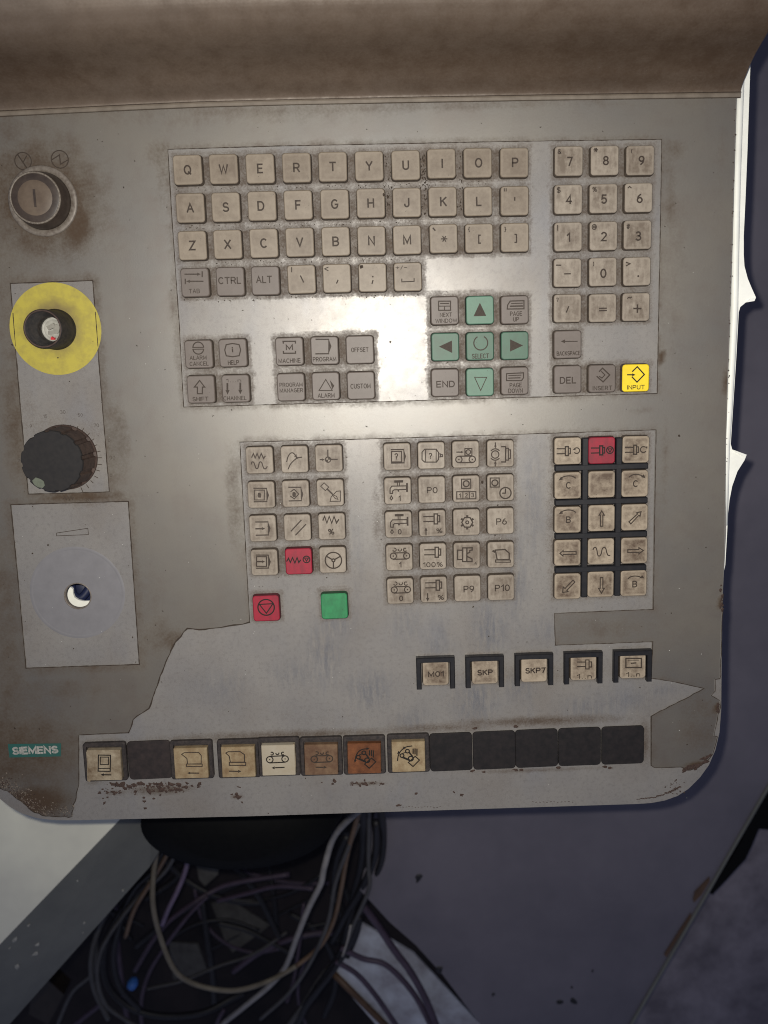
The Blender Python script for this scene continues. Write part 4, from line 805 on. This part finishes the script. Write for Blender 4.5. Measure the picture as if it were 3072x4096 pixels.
# ------------------------------------------------------------------ crusts and specks
def flake(b, x, y, r, z, h, elong=1.0, a=None):
    a = random.uniform(0, 3.14) if a is None else a; n = random.randint(7, 11); R = [r*random.uniform(.45, 1.1) for _ in range(n)]
    def ring(k, zz): return [(x+(R[i]*k*elong*math.cos(t))*math.cos(a)-R[i]*k*math.sin(t)*math.sin(a), y+(R[i]*k*elong*math.cos(t))*math.sin(a)+R[i]*k*math.sin(t)*math.cos(a), zz) for i in range(n) for t in (2*math.pi*i/n,)]
    b.loft([ring(1, z), ring(.6, z+h)], False, True)
b = B()
CR = []
for i in range(110): CR.append((random.gauss(610, 85), 3132+abs(random.gauss(0, 20)), random.choice((.3, .4, .6, .9, 1.5)), 1.7))
for i in range(16): CR.append((random.gauss(470, 40), random.gauss(3165, 14), random.uniform(.3, .8), 2.0))
for x, y in ((575, 3190), (578, 3205), (582, 3233), (615, 3195), (640, 3180), (680, 3160), (400, 3170), (412, 3193), (430, 3190)): CR.append((x, y, random.uniform(.5, 1.1), 1.5))
for i in range(14): CR.append((random.gauss(948, 14), random.gauss(3186, 6), random.uniform(.4, 1.0), 1.8))
CR += [(968, 3209, .8, 1.6), (956, 3148, .6, 3), (1338, 3125, 1.6, 1.6), (1330, 3135, 1.0, 1.4), (1287, 3130, .6, 1), (1073, 3253, .5, 1), (1595, 3222, 1.0, 2.2), (1665, 3174, .8, 2), (1845, 3180, 1.3, 1.2), (1815, 3168, .6, 2)]
for i in range(34): CR.append((random.uniform(1402, 1533), random.gauss(3134, 4), random.uniform(.4, .95), 1.4))
for x in np.linspace(1600, 1760, 14): CR.append((x, 3228+random.uniform(-2, 2), .22, 3))
for x in np.linspace(2130, 2290, 12): CR.append((x, 3208+random.uniform(-2, 2), .25, 3))
for t in np.linspace(0, 1, 30): CR.append((2550+170*t, 3196-50*t*t+random.uniform(-2, 2), .35+.25*t, 2.4))
for i in range(26): CR.append((random.gauss(2706, 18), random.gauss(3140, 16), random.uniform(.2, .6), 1.3))
for i in range(24): CR.append((random.uniform(1850, 2500), 3098-(2150-1850)*.0+(-.035*(0)), .01, 1))
LUMP = [(2735+100*t+random.gauss(0, 5), 3076-48*t*t+random.gauss(0, 7), random.uniform(.6, 1.9), 1.7) for t in np.linspace(0, 1, 26)]
LUMP += [(2886+random.gauss(0, 4), 2410+random.gauss(0, 24), random.uniform(.3, 1.1), 1.2) for _ in range(24)]+[(2872+random.gauss(0, 3), 2826+random.gauss(0, 14), random.uniform(.3, 1.0), 1.2) for _ in range(14)]
LUMP += [(2940-40*t+random.gauss(0, 2), 400+1600*t, random.uniform(.12, .5), 1.2) for t in np.random.RandomState(3).rand(60)]
for (x, y, r_, el) in LUMP:
    p = bp(x, y); flake(b, p[0], p[1], r_, .37, r_*.3, el, .5)
for (x, y, r_, el) in CR:
    if r_ < .05: continue
    p = bp(x, y); flake(b, p[0], p[1], r_, .03, r_*.22, el, random.gauss(0, .5))
for x, y in ((1890, 3083), (2062, 3079), (2085, 3080), (2232, 3070), (2420, 3067), (2440, 3072), (1935, 3088), (2062, 2905), (1900, 2912)):
    p = bp(x, y); flake(b, p[0], p[1], 1.1, .05, .5, 1.8, 0)
bc = [(0, 3151), (30, 3163), (66, 3193), (96, 3212), (127, 3242), (181, 3263), (289, 3266)]
pc = B()
for i in range(700):
    k = random.randrange(len(bc)-1); t = random.random(); x = bc[k][0]+(bc[k+1][0]-bc[k][0])*t; y = bc[k][1]+(bc[k+1][1]-bc[k][1])*t
    d = abs(random.gauss(0, 26)); p = bp(x+random.uniform(-6, 6)+d*.35, y-d-3); flake(pc if random.random() < .5 else b, p[0], p[1], random.choice((.1, .14, .2, .3, .42)), .38, .12, random.uniform(1, 2.2))
tag(link('flaking_paint', pc.me('flaking_paint'), panel, 'flaked'), kind='stuff')
tag(link('dirt_crust', b.me('dirt_crust'), panel, 'crust'), kind='stuff')
b = B()
SP = [(1497, 1190), (1561, 1368, 1.1), (927, 1640), (1075, 2000, .3), (1307, 2310), (1524, 2157, .7), (1893, 2427, .9), (1955, 2545, 1), (2107, 2567, .7), (2072, 2570, .4), (1930, 1927, 1.6), (1990, 2020, .8), (1980, 2140, .7), (2127, 783, .4), (2716, 1743, 1.6), (2659, 906, .7), (2700, 1413, .6),
      (2828, 1423, .4), (2823, 2189, .8), (2684, 2452, .7), (2748, 3190 - 213, .9), (540, 645, .7), (495, 750, .8), (520, 880, .5), (410, 567, .6), (38, 1070, .6), (50, 1380, 1.0), (373, 1365, .6), (548, 1382, .7), (233, 1431, .9), (278, 1526, .6), (1240, 3237-2000, .3),
      (193, 2179, .9), (130, 2214, .9), (295, 2594, .7), (102, 2486, .5), (652, 2444, .9), (623, 2500, .8), (60, 2912, 1.2), (158, 2915, .9), (992, 1125, .6), (1277, 1130, .6), (1283, 1105, .4), (1960, 3200 - 500, .5), (2270, 2840, .4), (1955, 2878, .6), (2283, 2873, .5), (1550, 787, 1.5), (1535, 780, .8)]
for q in SP:
    z = .38
    p = bp(q[0], q[1]); flake(b, p[0], p[1], (q[2] if len(q) > 2 else .7)*.62, z if not (1500 < q[0] < 2100 and q[1] < 1500) else .05, .18, random.uniform(1, 1.6))
for i in range(420):
    px, py = random.uniform(0, 2870), random.uniform(480, 3180); p = bp(px, py)
    flake(b, p[0], p[1], random.choice((.09, .12, .16, .22, .3)), .375, .06, random.uniform(1, 2.6))
for (kx, ky) in keypos[:30]:
    for k in range(7):
        flake(b, kx+random.uniform(-9, 9), ky-9.8+random.uniform(-.9, .9), random.uniform(.12, .42), .03, .1, random.uniform(1, 2))
for k in range(150):
    i = random.choice((6, 5, 21, 22, 13, 14, 4)); kx, ky = bp(1695+random.choice((0, 0, -145, 145))+random.gauss(0, 8), random.uniform(620, 860)); flake(b, kx, ky, random.uniform(.15, .5), .03, .1, random.uniform(1, 2), 1.5)
c = bp(1445, 1068, 4.1); flake(b, c[0], c[1], 1.3, 4.05, .12, 1.3, 1.6)
c = bp(1535, 780, 4.1); flake(b, c[0], c[1], .9, 4.05, .12, 1.3, 1.6)
tag(link('dirt_speck', b.me('dirt_speck'), panel, 'seam'), kind='stuff')

b = B()
for i in range(150):
    px, py = (random.uniform(60, 2860), random.uniform(2000, 3200)) if i < 110 else (random.uniform(40, 2860), random.uniform(500, 2000)); p = bp(px, py)
    flake(b, p[0], p[1], random.choice((.07, .09, .12, .17)), .385, .1, random.uniform(1, 2))
tag(link('pale_speck', b.me('pale_speck'), panel, 'white'), kind='stuff')
# ------------------------------------------------------------------ hood over the panel
XR = bp(2961, 371)[0]; ys0 = bp(2961, 371)[1]
# section of the cove: distance up the panel, height towards the viewer
hp = [(0, -.6), (0, .5), (1.6, 1.1), (3.8, 3.3), (7, 8.0), (11.3, 14.4), (15.2, 23), (19.0, 34.5), (22, 41.5), (27, 48.5), (36, 54.5), (60, 60), (110, 62)]
hp = [hp[0]]+spline(hp[1:], 6)
seam_px = [(-150, 462), (0, 447), (250, 435), (520, 422), (800, 410), (1200, 400), (1659, 391), (2200, 382), (2961, 371)]
sx = bpl(seam_px)
hood = tag(link('hood', None), 'curved brown grey screen housing above the keyboard', 'housing')
b = B(); rings = []
for k, (x, y) in enumerate(sx): rings.append([(x, y+u, z) for u, z in hp])
cols = []
for i in range(len(hp)): cols.append([rings[k][i] for k in range(len(sx))])
b.loft(cols, False, False, False)
me = b.me('cove', True)
g = me.attributes.new('grime_shade', 'FLOAT', 'POINT')
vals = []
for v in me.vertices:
    u = v.co.y*1000-ys0; vals.append(.20+.24*max(0, v.co.x*4)+.22*math.exp(-((u-14)/9)**2)+(.2 if v.co.x < -.03 else 0)*math.exp(-((u-12)/9)**2))  # brown dirt plus painted shade: cove darker midway up and towards the right
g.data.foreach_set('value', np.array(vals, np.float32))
bm = bmesh.new(); bm.from_mesh(me); bmesh.ops.subdivide_edges(bm, edges=bm.edges[:], cuts=2, use_grid_fill=True); bmesh.ops.recalc_face_normals(bm, faces=bm.faces); bm.to_mesh(me); bm.free(); me.shade_smooth()
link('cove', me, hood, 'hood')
b = B(); side = [(XR, ys0+u, z) for u, z in hp]; back = [(XR, ys0+hp[-1][0], -20), (XR, ys0, -20)]
b.add(side+back, [tuple(range(len(side)+2))]); link('side_wall', b.me('side_wall'), hood, 'hood')
b = B(); L = []
for (x, y) in sx: L.append([(x, y-.15, z) for z in (.02,)]+[(x, y-.15, 1.0), (x, y-.9, 1.15), (x, y-2.3, .95), (x, y-2.5, .36)])
b.loft([[r_[i] for r_ in L] for i in range(5)], False, False, False); link('seam_trim', b.me('seam_trim'), hood, 'trim')
b = B(); ribbon(b, [(x, y-2.6) for x, y in sx], .35, .42, False, .4); link('seam_dirt', b.me('seam_dirt'), hood, 'seam')
b = B(); ribbon(b, [(x, y+.1) for x, y in sx], .4, 1.22, False, .4); link('seam_dirt', b.me('seam_dirt'), hood, 'seam')

# ------------------------------------------------------------------ white mounting frame behind the panel
ZF = -8
FR = [(3006, 180), (3002, 249), (2995, 448), (2990, 597), (2982, 796), (2975, 945), (2975, 1020), (2978, 1065), (2991, 1114), (3008, 1155), (3024, 1190), (3018, 1204), (2983, 1210), (2961, 1228), (2955, 1250), (2945, 1434), (2923, 1776), (2929, 1798), (2987, 1819), (2978, 1841), (2950, 1885), (2929, 1944), (2918, 2000), (2912, 2060), (2908, 2140), (2901, 2260), (2893, 2300)]
Pf = bpl(FR, ZF)
inner = [(Pf[-1][0]-60, Pf[-1][1]), (Pf[0][0]-60, Pf[0][1]+4)]
frame = tag(link('mounting_frame', None), 'white painted frame with two pointed lugs behind the right edge of the panel', 'frame')
Pp = Pf+inner
link('frame_body', curve_mesh([Pp], 5.5, ZF-5.5, 'frame_body'), frame, 'white')
rid = bpl([(2972, 230), (2964, 448), (2955, 700), (2950, 900), (2947, 1065), (2944, 1250), (2934, 1434), (2921, 1650), (2912, 1776), (2908, 1900), (2903, 2100)], ZF)
b = B(); b.tube([(x-1.0, y, ZF-.1) for x, y in rid], 2.2, 10); link('frame_ridge', b.me('frame_ridge', True), frame, 'white')
for pts in ([(3024, 1190), (3018, 1204), (2985, 1209), (3000, 1196)], [(2987, 1819), (2981, 1829), (2945, 1810), (2933, 1799)]):
    P = bpl(pts, ZF+1.2); A = sum(P[i-1][0]*P[i][1]-P[i][0]*P[i-1][1] for i in range(4)); P = P if A > 0 else P[::-1]
    b = B(); b.loft([[(x, y, z) for x, y in P] for z in (ZF-.5, ZF+1.2)], False, True); link('lug_lip', b.me('lug_lip'), frame, 'white')
# what shows through the dial hole: white bracket plate and a blue wire
zb = -22
b = B(); P = bpl([(200, 2330), (283, 2350), (291, 2356), (292, 2375), (298, 2390), (313, 2400), (335, 2405), (365, 2403), (420, 2400), (430, 2500), (200, 2500)], zb)[::-1]
b.loft([[(x, y, z) for x, y in P] for z in (zb-2, zb)], True, True); link('rear_bracket', b.me('rear_bracket'), panel, 'white')
P3 = [bp(285, 2300, -34)+(-34,), bp(290, 2370, -32)+(-32,), bp(318, 2392, -31)+(-31,), bp(345, 2370, -32)+(-32,), bp(372, 2320, -34)+(-34,)]
b = B(); b.tube(spline(P3, 6), 2.6, 10); link('rear_wire', b.me('rear_wire', True), panel, 'navy_plastic')
b = B(); x, y = bp(320, 2360, -40); lathe(b, x, y, [(11, -44), (11, -40), (10, -38)], 32); link('rear_gland', b.me('rear_gland', True), panel, 'navy_plastic')

# ------------------------------------------------------------------ the machine behind and below
def slab(name, px, z, th, mat, parent=None, label=None, cat=None, reg='Z', kind=None):
    P = bpl(px, z, reg); o = link(name, curve_mesh([P], th/2, z-th/2, name), parent, mat)
    if cat or kind: tag(o, label, cat, None, kind)
    return o
ZS = -415
cover = tag(link('machine_cover', None), 'slate grey sheet metal machine cover behind the panel', 'cover')
slab('cover_sheet', [(1100, 600), (3600, -900), (3600, 2300), (3062, 3171), (2528, 4096), (2300, 4500), (2190, 4420), (1919, 4096), (1770, 3898), (1663, 3780), (1560, 3690), (1440, 3560), (1500, 3250), (1300, 2600)], ZS, 6, 'slate', cover)
b = B(); P = bpl([(3330, 2740), (3062, 3171), (2795, 3633), (2528, 4096), (2440, 4260)], ZS+2); b.tube([(x, y, ZS+1) for x, y in P], 2.0, 8); link('folded_rim', b.me('folded_rim', True), cover, 'cabside')
for P in ([(1385, 390), (1440, 335), (1440, 350), (1410, 400), (1382, 430), (1378, 420)], [(1270, 625), (1330, 530), (1370, 470), (1372, 485), (1300, 600), (1278, 635)]):
    b = B(); Q = bpl(P, ZS+1, 'R'); b.loft([[(x, y, z) for x, y in Q] for z in (ZS+.2, ZS+1.6)]); link('rust_patch', b.me('rust_patch'), cover, 'rusty')
for x, y, r_ in ((880, 803, 3.4), (934, 800, 4.2), (1305, 3300, 0), (350, 340, 5), (430, 680, 5), (1002, 686, 1.6), (630, 775, 2.5), (925, 748, 1.5)):
    if r_:
        b = B(); p = bp(x, y, ZS, 'R'); flake(b, p[0], p[1], r_, ZS+.1, .8, 1.3); link('stain', b.me('stain'), cover, 'dark_cable')
cab = tag(link('cabinet', None), 'beige steel cabinet with a slanted grey side below the badge corner', 'cabinet')
slab('front_face', [(-900, 2500), (700, 2500), (610, 3140), (463, 3295), (0, 3777), (-500, 4300), (-1200, 4300)], -200, 4, 'cabinet', cab)
P0 = bpl([(700, 2560), (610, 3140), (463, 3295), (0, 3777), (-500, 4300)], -200); P1 = bpl([(800, 2560), (760, 3200), (598, 3468), (39, 4096), (-400, 4600)], -255)
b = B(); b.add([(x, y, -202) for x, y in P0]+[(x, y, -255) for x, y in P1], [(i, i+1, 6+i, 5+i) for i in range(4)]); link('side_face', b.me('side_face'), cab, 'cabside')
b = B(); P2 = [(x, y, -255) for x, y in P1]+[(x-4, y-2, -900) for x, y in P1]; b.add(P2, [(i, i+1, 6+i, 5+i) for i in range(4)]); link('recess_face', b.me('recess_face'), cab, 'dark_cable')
# chipped paint on the slanted side
for (x, y, r_) in ((120, 570, 3), (60, 628, 5), (142, 690, 6), (68, 740, 5), (265, 572, 2), (350, 560, 2.5), (320, 382, 3), (150, 650, 4), (40, 665, 2), (345, 600, 2), (510, 425, 2)):
    z = -400; p = bp(x, y, z, 'T')
    # drop the chip on the side face along the camera ray
    best = None
    for zz in np.arange(-202, -255, -1):
        q = bp(x, y, zz, 'T'); t = (-202-zz)/53.0; k = 0
        for i in range(4):
            ax = P0[i][0]+(P1[i][0]-P0[i][0])*t; ay = P0[i][1]+(P1[i][1]-P0[i][1])*t; bx = P0[i+1][0]+(P1[i+1][0]-P0[i+1][0])*t; by = P0[i+1][1]+(P1[i+1][1]-P0[i+1][1])*t
            if min(ay, by) <= q[1] <= max(ay, by):
                xx = ax+(bx-ax)*(q[1]-ay)/(by-ay)
                if best is None or abs(q[0]-xx) < best[0]: best = (abs(q[0]-xx), q, zz)
    if best:
        b = B(); flake(b, best[1][0], best[1][1], r_*.55, best[2]+.3, .8, 1.5); link('paint_chip', b.me('paint_chip'), cab, 'pink')
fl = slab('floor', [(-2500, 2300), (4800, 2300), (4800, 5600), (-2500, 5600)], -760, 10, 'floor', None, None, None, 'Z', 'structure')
slab('platform', [(3400, 2300), (5200, 1200), (5200, 5200), (1900, 5200), (2050, 4800), (2500, 4110), (3040, 3180)], -560, 8, 'lilac', None, 'dusty lilac concrete ledge past the folded rim at lower right', 'ledge')
bpth = [(1665, 0), (1630, 10), (1590, 120), (1560, 200), (1535, 245), (1490, 315), (1438, 392), (1450, 402), (1500, 350), (1575, 268), (1600, 215), (1625, 155), (1700, 160), (1760, 0)]
slab('rubber_buffer', bpth, -450, 30, 'void', None, 'black rubber buffer wedged beyond the slate cover rim', 'buffer', 'R')
# black drum and blue white board
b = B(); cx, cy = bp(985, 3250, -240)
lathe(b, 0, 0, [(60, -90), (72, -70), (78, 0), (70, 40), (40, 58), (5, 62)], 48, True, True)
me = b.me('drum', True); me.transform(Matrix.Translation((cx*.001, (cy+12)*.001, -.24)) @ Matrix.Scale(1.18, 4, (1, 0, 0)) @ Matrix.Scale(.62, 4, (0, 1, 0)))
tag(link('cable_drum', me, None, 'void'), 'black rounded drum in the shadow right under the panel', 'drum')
brd = tag(link('board', None), 'pale blue board leaning at the lower left edge of the slate cover', 'board')
slab('board_sheet', [(20, 690), (130, 505), (330, 620), (640, 950), (560, 1100), (330, 1050)], -470, 4, 'paper', brd, None, None, 'R')
b = B(); P = bpl([(30, 690), (120, 780), (240, 900), (330, 1010)], -468, 'R'); b.tube([(x, y, -466) for x, y in P], 4, 8); link('board_edge', b.me('board_edge', True), brd, 'rusty')
slab('tag_card', [(875, 478), (960, 470), (1120, 570), (1085, 600), (965, 685), (935, 640)], -640, 1.5, 'dimcard', None, 'grey card lying among the tangled cables', 'card', 'T')
slab('plastic_bag', [(815, 320), (860, 285), (905, 300), (905, 360), (850, 410), (825, 380)], -560, 6, 'dimcard', None, 'crumpled grey plastic scrap below the black drum', 'scrap', 'T')
slab('metal_plate', [(700, 640), (820, 650), (860, 760), (720, 800)], -700, 4, 'dimcard', None, 'dull plate on the floor inside the cable loop', 'plate', 'T')
slab('wood_block', [(130, 850), (200, 800), (265, 860), (200, 985), (120, 940)], -600, 30, 'dim_brown', None, 'brown block low beside the cabinet side', 'block', 'T')
b = B(); p = bp(548, 818, -520, 'T'); lathe(b, p[0], p[1], [(2, -532), (5.4, -528), (6.6, -522), (5.6, -516), (2, -513)], 24, True, True); tag(link('blue_cap', b.me('blue_cap', True), None, 'blue_plastic'), 'small bright blue plastic cap among the cables', 'cap')
CB = [('pale_cable', 'T', 4.0, [(1540, 60, -150), (1465, 115, -260), (1385, 205, -330), (1345, 330, -350), (1330, 400, -360), (1280, 500, -380), (1235, 610, -400), (1185, 740, -430), (1120, 820, -450), (1030, 895, -470), (930, 975, -500), (850, 1040, -520)], 'thick pale grey cable sweeping down from the panel to bottom centre', 'pale'),
      ('tan_cable', 'T', 3.6, [(690, 100, -300), (665, 200, -330), (640, 330, -350), (634, 480, -360), (665, 620, -380), (720, 750, -390), (790, 808, -400), (900, 838, -400), (1000, 838, -410), (1120, 800, -430), (1230, 740, -430)], 'tan cable hanging in a wide U left of centre', 'tan'),
      ('brown_cable', 'T', 3.3, [(1230, 740, -430), (1330, 655, -430), (1385, 550, -420), (1415, 420, -400), (1440, 280, -370), (1475, 150, -320), (1500, 60, -250)], 'brown cable rising to the right from the tan loop', 'brown'),
      ('grey_cable', 'T', 3.2, [(750, 150, -330), (735, 240, -380), (690, 340, -420), (560, 470, -450), (460, 600, -460), (412, 700, -470), (405, 800, -480), (440, 900, -490), (520, 962, -500), (600, 1010, -500)], 'grey cable bowing left close to the cabinet side', 'grey'),
      ('dark_cable', 'T', 5.2, [(620, 380, -470), (500, 520, -500), (435, 660, -510), (440, 800, -520), (510, 892, -520), (600, 935, -520), (720, 948, -520), (850, 930, -520), (950, 880, -530), (1010, 850, -540)], 'thick dark cable looping under the tan one', 'dark'),
      ('lilac_cable', 'T', 3.6, [(790, 230, -420), (770, 340, -440), (735, 430, -450), (700, 500, -460), (672, 570, -480)], 'short lilac cable end left of the grey scrap', 'lilac'),
      ('purple_cable', 'T', 3.2, [(860, 450, -540), (800, 510, -540), (750, 570, -540), (690, 650, -550), (625, 755, -560), (592, 850, -560), (585, 930, -560), (590, 1010, -560)], 'purple cable curving down past the blue cap', 'p'),
      ('purple_cable', 'T', 4.0, [(1200, 360, -560), (990, 392, -560), (900, 420, -560), (800, 480, -550), (700, 555, -550), (630, 640, -550), (560, 760, -560)], 'purple cable arching over the tangle below the drum', 'p'),
      ('grey_cable', 'T', 2.6, [(610, 835, -590), (760, 800, -590), (900, 742, -590), (1050, 690, -590), (1190, 600, -590)], 'thin grey cable slanting across the inside of the tan loop', 'g'),
      ('purple_cable', 'T', 2.8, [(1260, 480, -520), (1243, 640, -520), (1218, 800, -520), (1190, 890, -520)], 'thin purple cable hanging left of the dark bundle', 'p'),
      ('dark_cable', 'T', 7.0, [(1500, 80, -300), (1510, 200, -380), (1500, 330, -420), (1470, 450, -440), (1450, 560, -450), (1420, 680, -460), (1320, 830, -480), (1220, 960, -500), (1160, 1050, -510)], 'thickest dark conduit running down right of the brown cable', 'd'),
      ('dark_cable', 'T', 4.6, [(1575, 60, -300), (1590, 200, -390), (1580, 310, -410), (1540, 400, -425), (1500, 500, -440), (1480, 600, -450), (1440, 700, -460)], 'dark cable against the left edge of the slate cover', 'd'),
      ('grey_cable', 'T', 3.0, [(1530, 80, -300), (1530, 200, -360), (1528, 330, -390), (1530, 420, -400), (1470, 560, -430), (1440, 640, -440)], 'grey cable in front of the dark bundle', 'g'),
      ('dark_cable', 'T', 5.5, [(1440, 200, -420), (1400, 300, -440), (1390, 420, -460), (1420, 540, -470), (1400, 640, -470)], 'dark cable tucked behind the brown one', 'd'),
      ('dark_cable', 'T', 5.0, [(950, 300, -560), (1060, 430, -580), (1130, 560, -590), (1160, 620, -590)], 'dark cable crossing above the grey card', 'd'),
      ('dark_cable', 'T', 5.0, [(840, 470, -600), (860, 620, -600), (880, 760, -610), (890, 900, -620)], 'dark cable dropping along the left side of the card', 'd'),
      ('purple_cable', 'T', 4.2, [(430, 890, -620), (340, 960, -620), (260, 1030, -620)], 'purple cable leaving at the bottom beside the cabinet', 'p'),
      ('grey_cable', 'T', 2.8, [(400, 620, -560), (390, 760, -560), (300, 850, -570), (240, 980, -580)], 'dim grey cable near the cabinet foot', 'g'),
      ('purple_cable', 'T', 3.2, [(930, 920, -500), (905, 965, -500), (890, 1010, -500)], 'short lilac cable tip at the bottom edge', 'p'),
      ('purple_cable', 'R', 5.2, [(140, 440, -440), (200, 520, -445), (260, 610, -450), (320, 690, -450), (375, 790, -450), (420, 900, -450)], 'thick purple cable over the pale board, nearest the slate cover', 'p'),
      ('purple_cable', 'R', 4.2, [(60, 600, -450), (140, 640, -455), (220, 660, -455), (290, 720, -455), (350, 800, -455), (400, 900, -455)], 'middle purple cable crossing the pale board', 'p'),
      ('purple_cable', 'R', 4.0, [(40, 650, -455), (120, 700, -458), (190, 780, -458), (270, 895, -458)], 'lowest purple cable crossing the pale board', 'p'),
      ('dark_cable', 'R', 4.6, [(130, 480, -440), (90, 590, -450), (20, 700, -460), (-60, 800, -470), (-110, 900, -480)], 'dark conduit end passing left of the board', 'd'),
      ('grey_cable', 'T', 4.2, [(600, 330, -430), (500, 440, -450), (420, 560, -470), (380, 700, -480), (390, 830, -500), (450, 960, -510)], 'grey cable nearest the slanted cabinet side', 'g'),
      ('dark_cable', 'T', 4.4, [(700, 200, -400), (650, 330, -430), (560, 420, -450), (500, 560, -470), (470, 700, -480), (500, 830, -490), (580, 920, -500)], 'dark cable just inside the grey loop on the left', 'd'),
      ('brown_cable', 'T', 3.2, [(720, 170, -380), (700, 260, -400), (640, 370, -430), (560, 500, -450), (520, 620, -470)], 'dull brown cable end left of the lilac one', 'd'),
      ('grey_cable', 'T', 3.0, [(1500, 120, -330), (1440, 260, -360), (1390, 400, -390), (1360, 560, -410), (1290, 720, -430), (1200, 850, -450), (1080, 960, -470)], 'grey cable running parallel right of the pale one', 'g'),
      ('dark_cable', 'T', 5.0, [(1560, 140, -360), (1555, 280, -390), (1500, 420, -420), (1440, 520, -440), (1380, 640, -460)], 'dark cable between the grey one and the slate cover', 'd'),
      ('grey_cable', 'T', 4.6, [(1410, 700, -470), (1330, 790, -480), (1260, 900, -490), (1180, 1010, -500)], 'grey hose running down beside the pale board', 'g'),
      ('purple_cable', 'T', 3.6, [(1300, 420, -540), (1150, 410, -550), (1020, 440, -560), (900, 470, -570)], 'purple cable running level under the drum', 'p'),
      ('dark_cable', 'T', 4.2, [(900, 560, -600), (1020, 590, -600), (1120, 640, -600), (1230, 700, -600)], 'dark cable crossing below the grey card', 'd'),
      ('pale_cable', 'T', 1.6, [(1455, 570, -430), (1440, 640, -430), (1420, 700, -432)], 'thin white wire glinting in the dark bundle', 'w')]
for mat, reg, rad, pts, lab, _ in CB:
    P = [bp(x, y, z, reg)+(z,) for x, y, z in pts]
    b = B(); b.tube(spline(P, 8), rad*.8, 10)
    tag(link('cable', b.me('cable', True), None, mat), lab, 'cable', 'cables tangled under the panel')

rc = random.Random(11)
for k in range(18):
    x, y = rc.uniform(420, 1420), rc.uniform(380, 900); a = rc.uniform(0, 6.28); z = rc.uniform(-690, -590); pts = []; turn = rc.uniform(-.5, .5)
    for q in range(5):
        pts.append((x, y, z)); x += 130*math.cos(a); y += 130*math.sin(a); a += turn; z += rc.uniform(-10, 10)
    P = [bp(x, y, z, 'T')+(z,) for x, y, z in pts]; b = B(); b.tube(spline(P, 6), rc.uniform(2.0, 4.5), 8)
    tag(link('cable', b.me('cable', True), None, rc.choice(('dark_cable', 'dark_cable', 'dark_cable', 'purple_cable'))), 'dim cable lying deep in the tangle below the panel', 'cable', 'dim cables deep in the tangle')
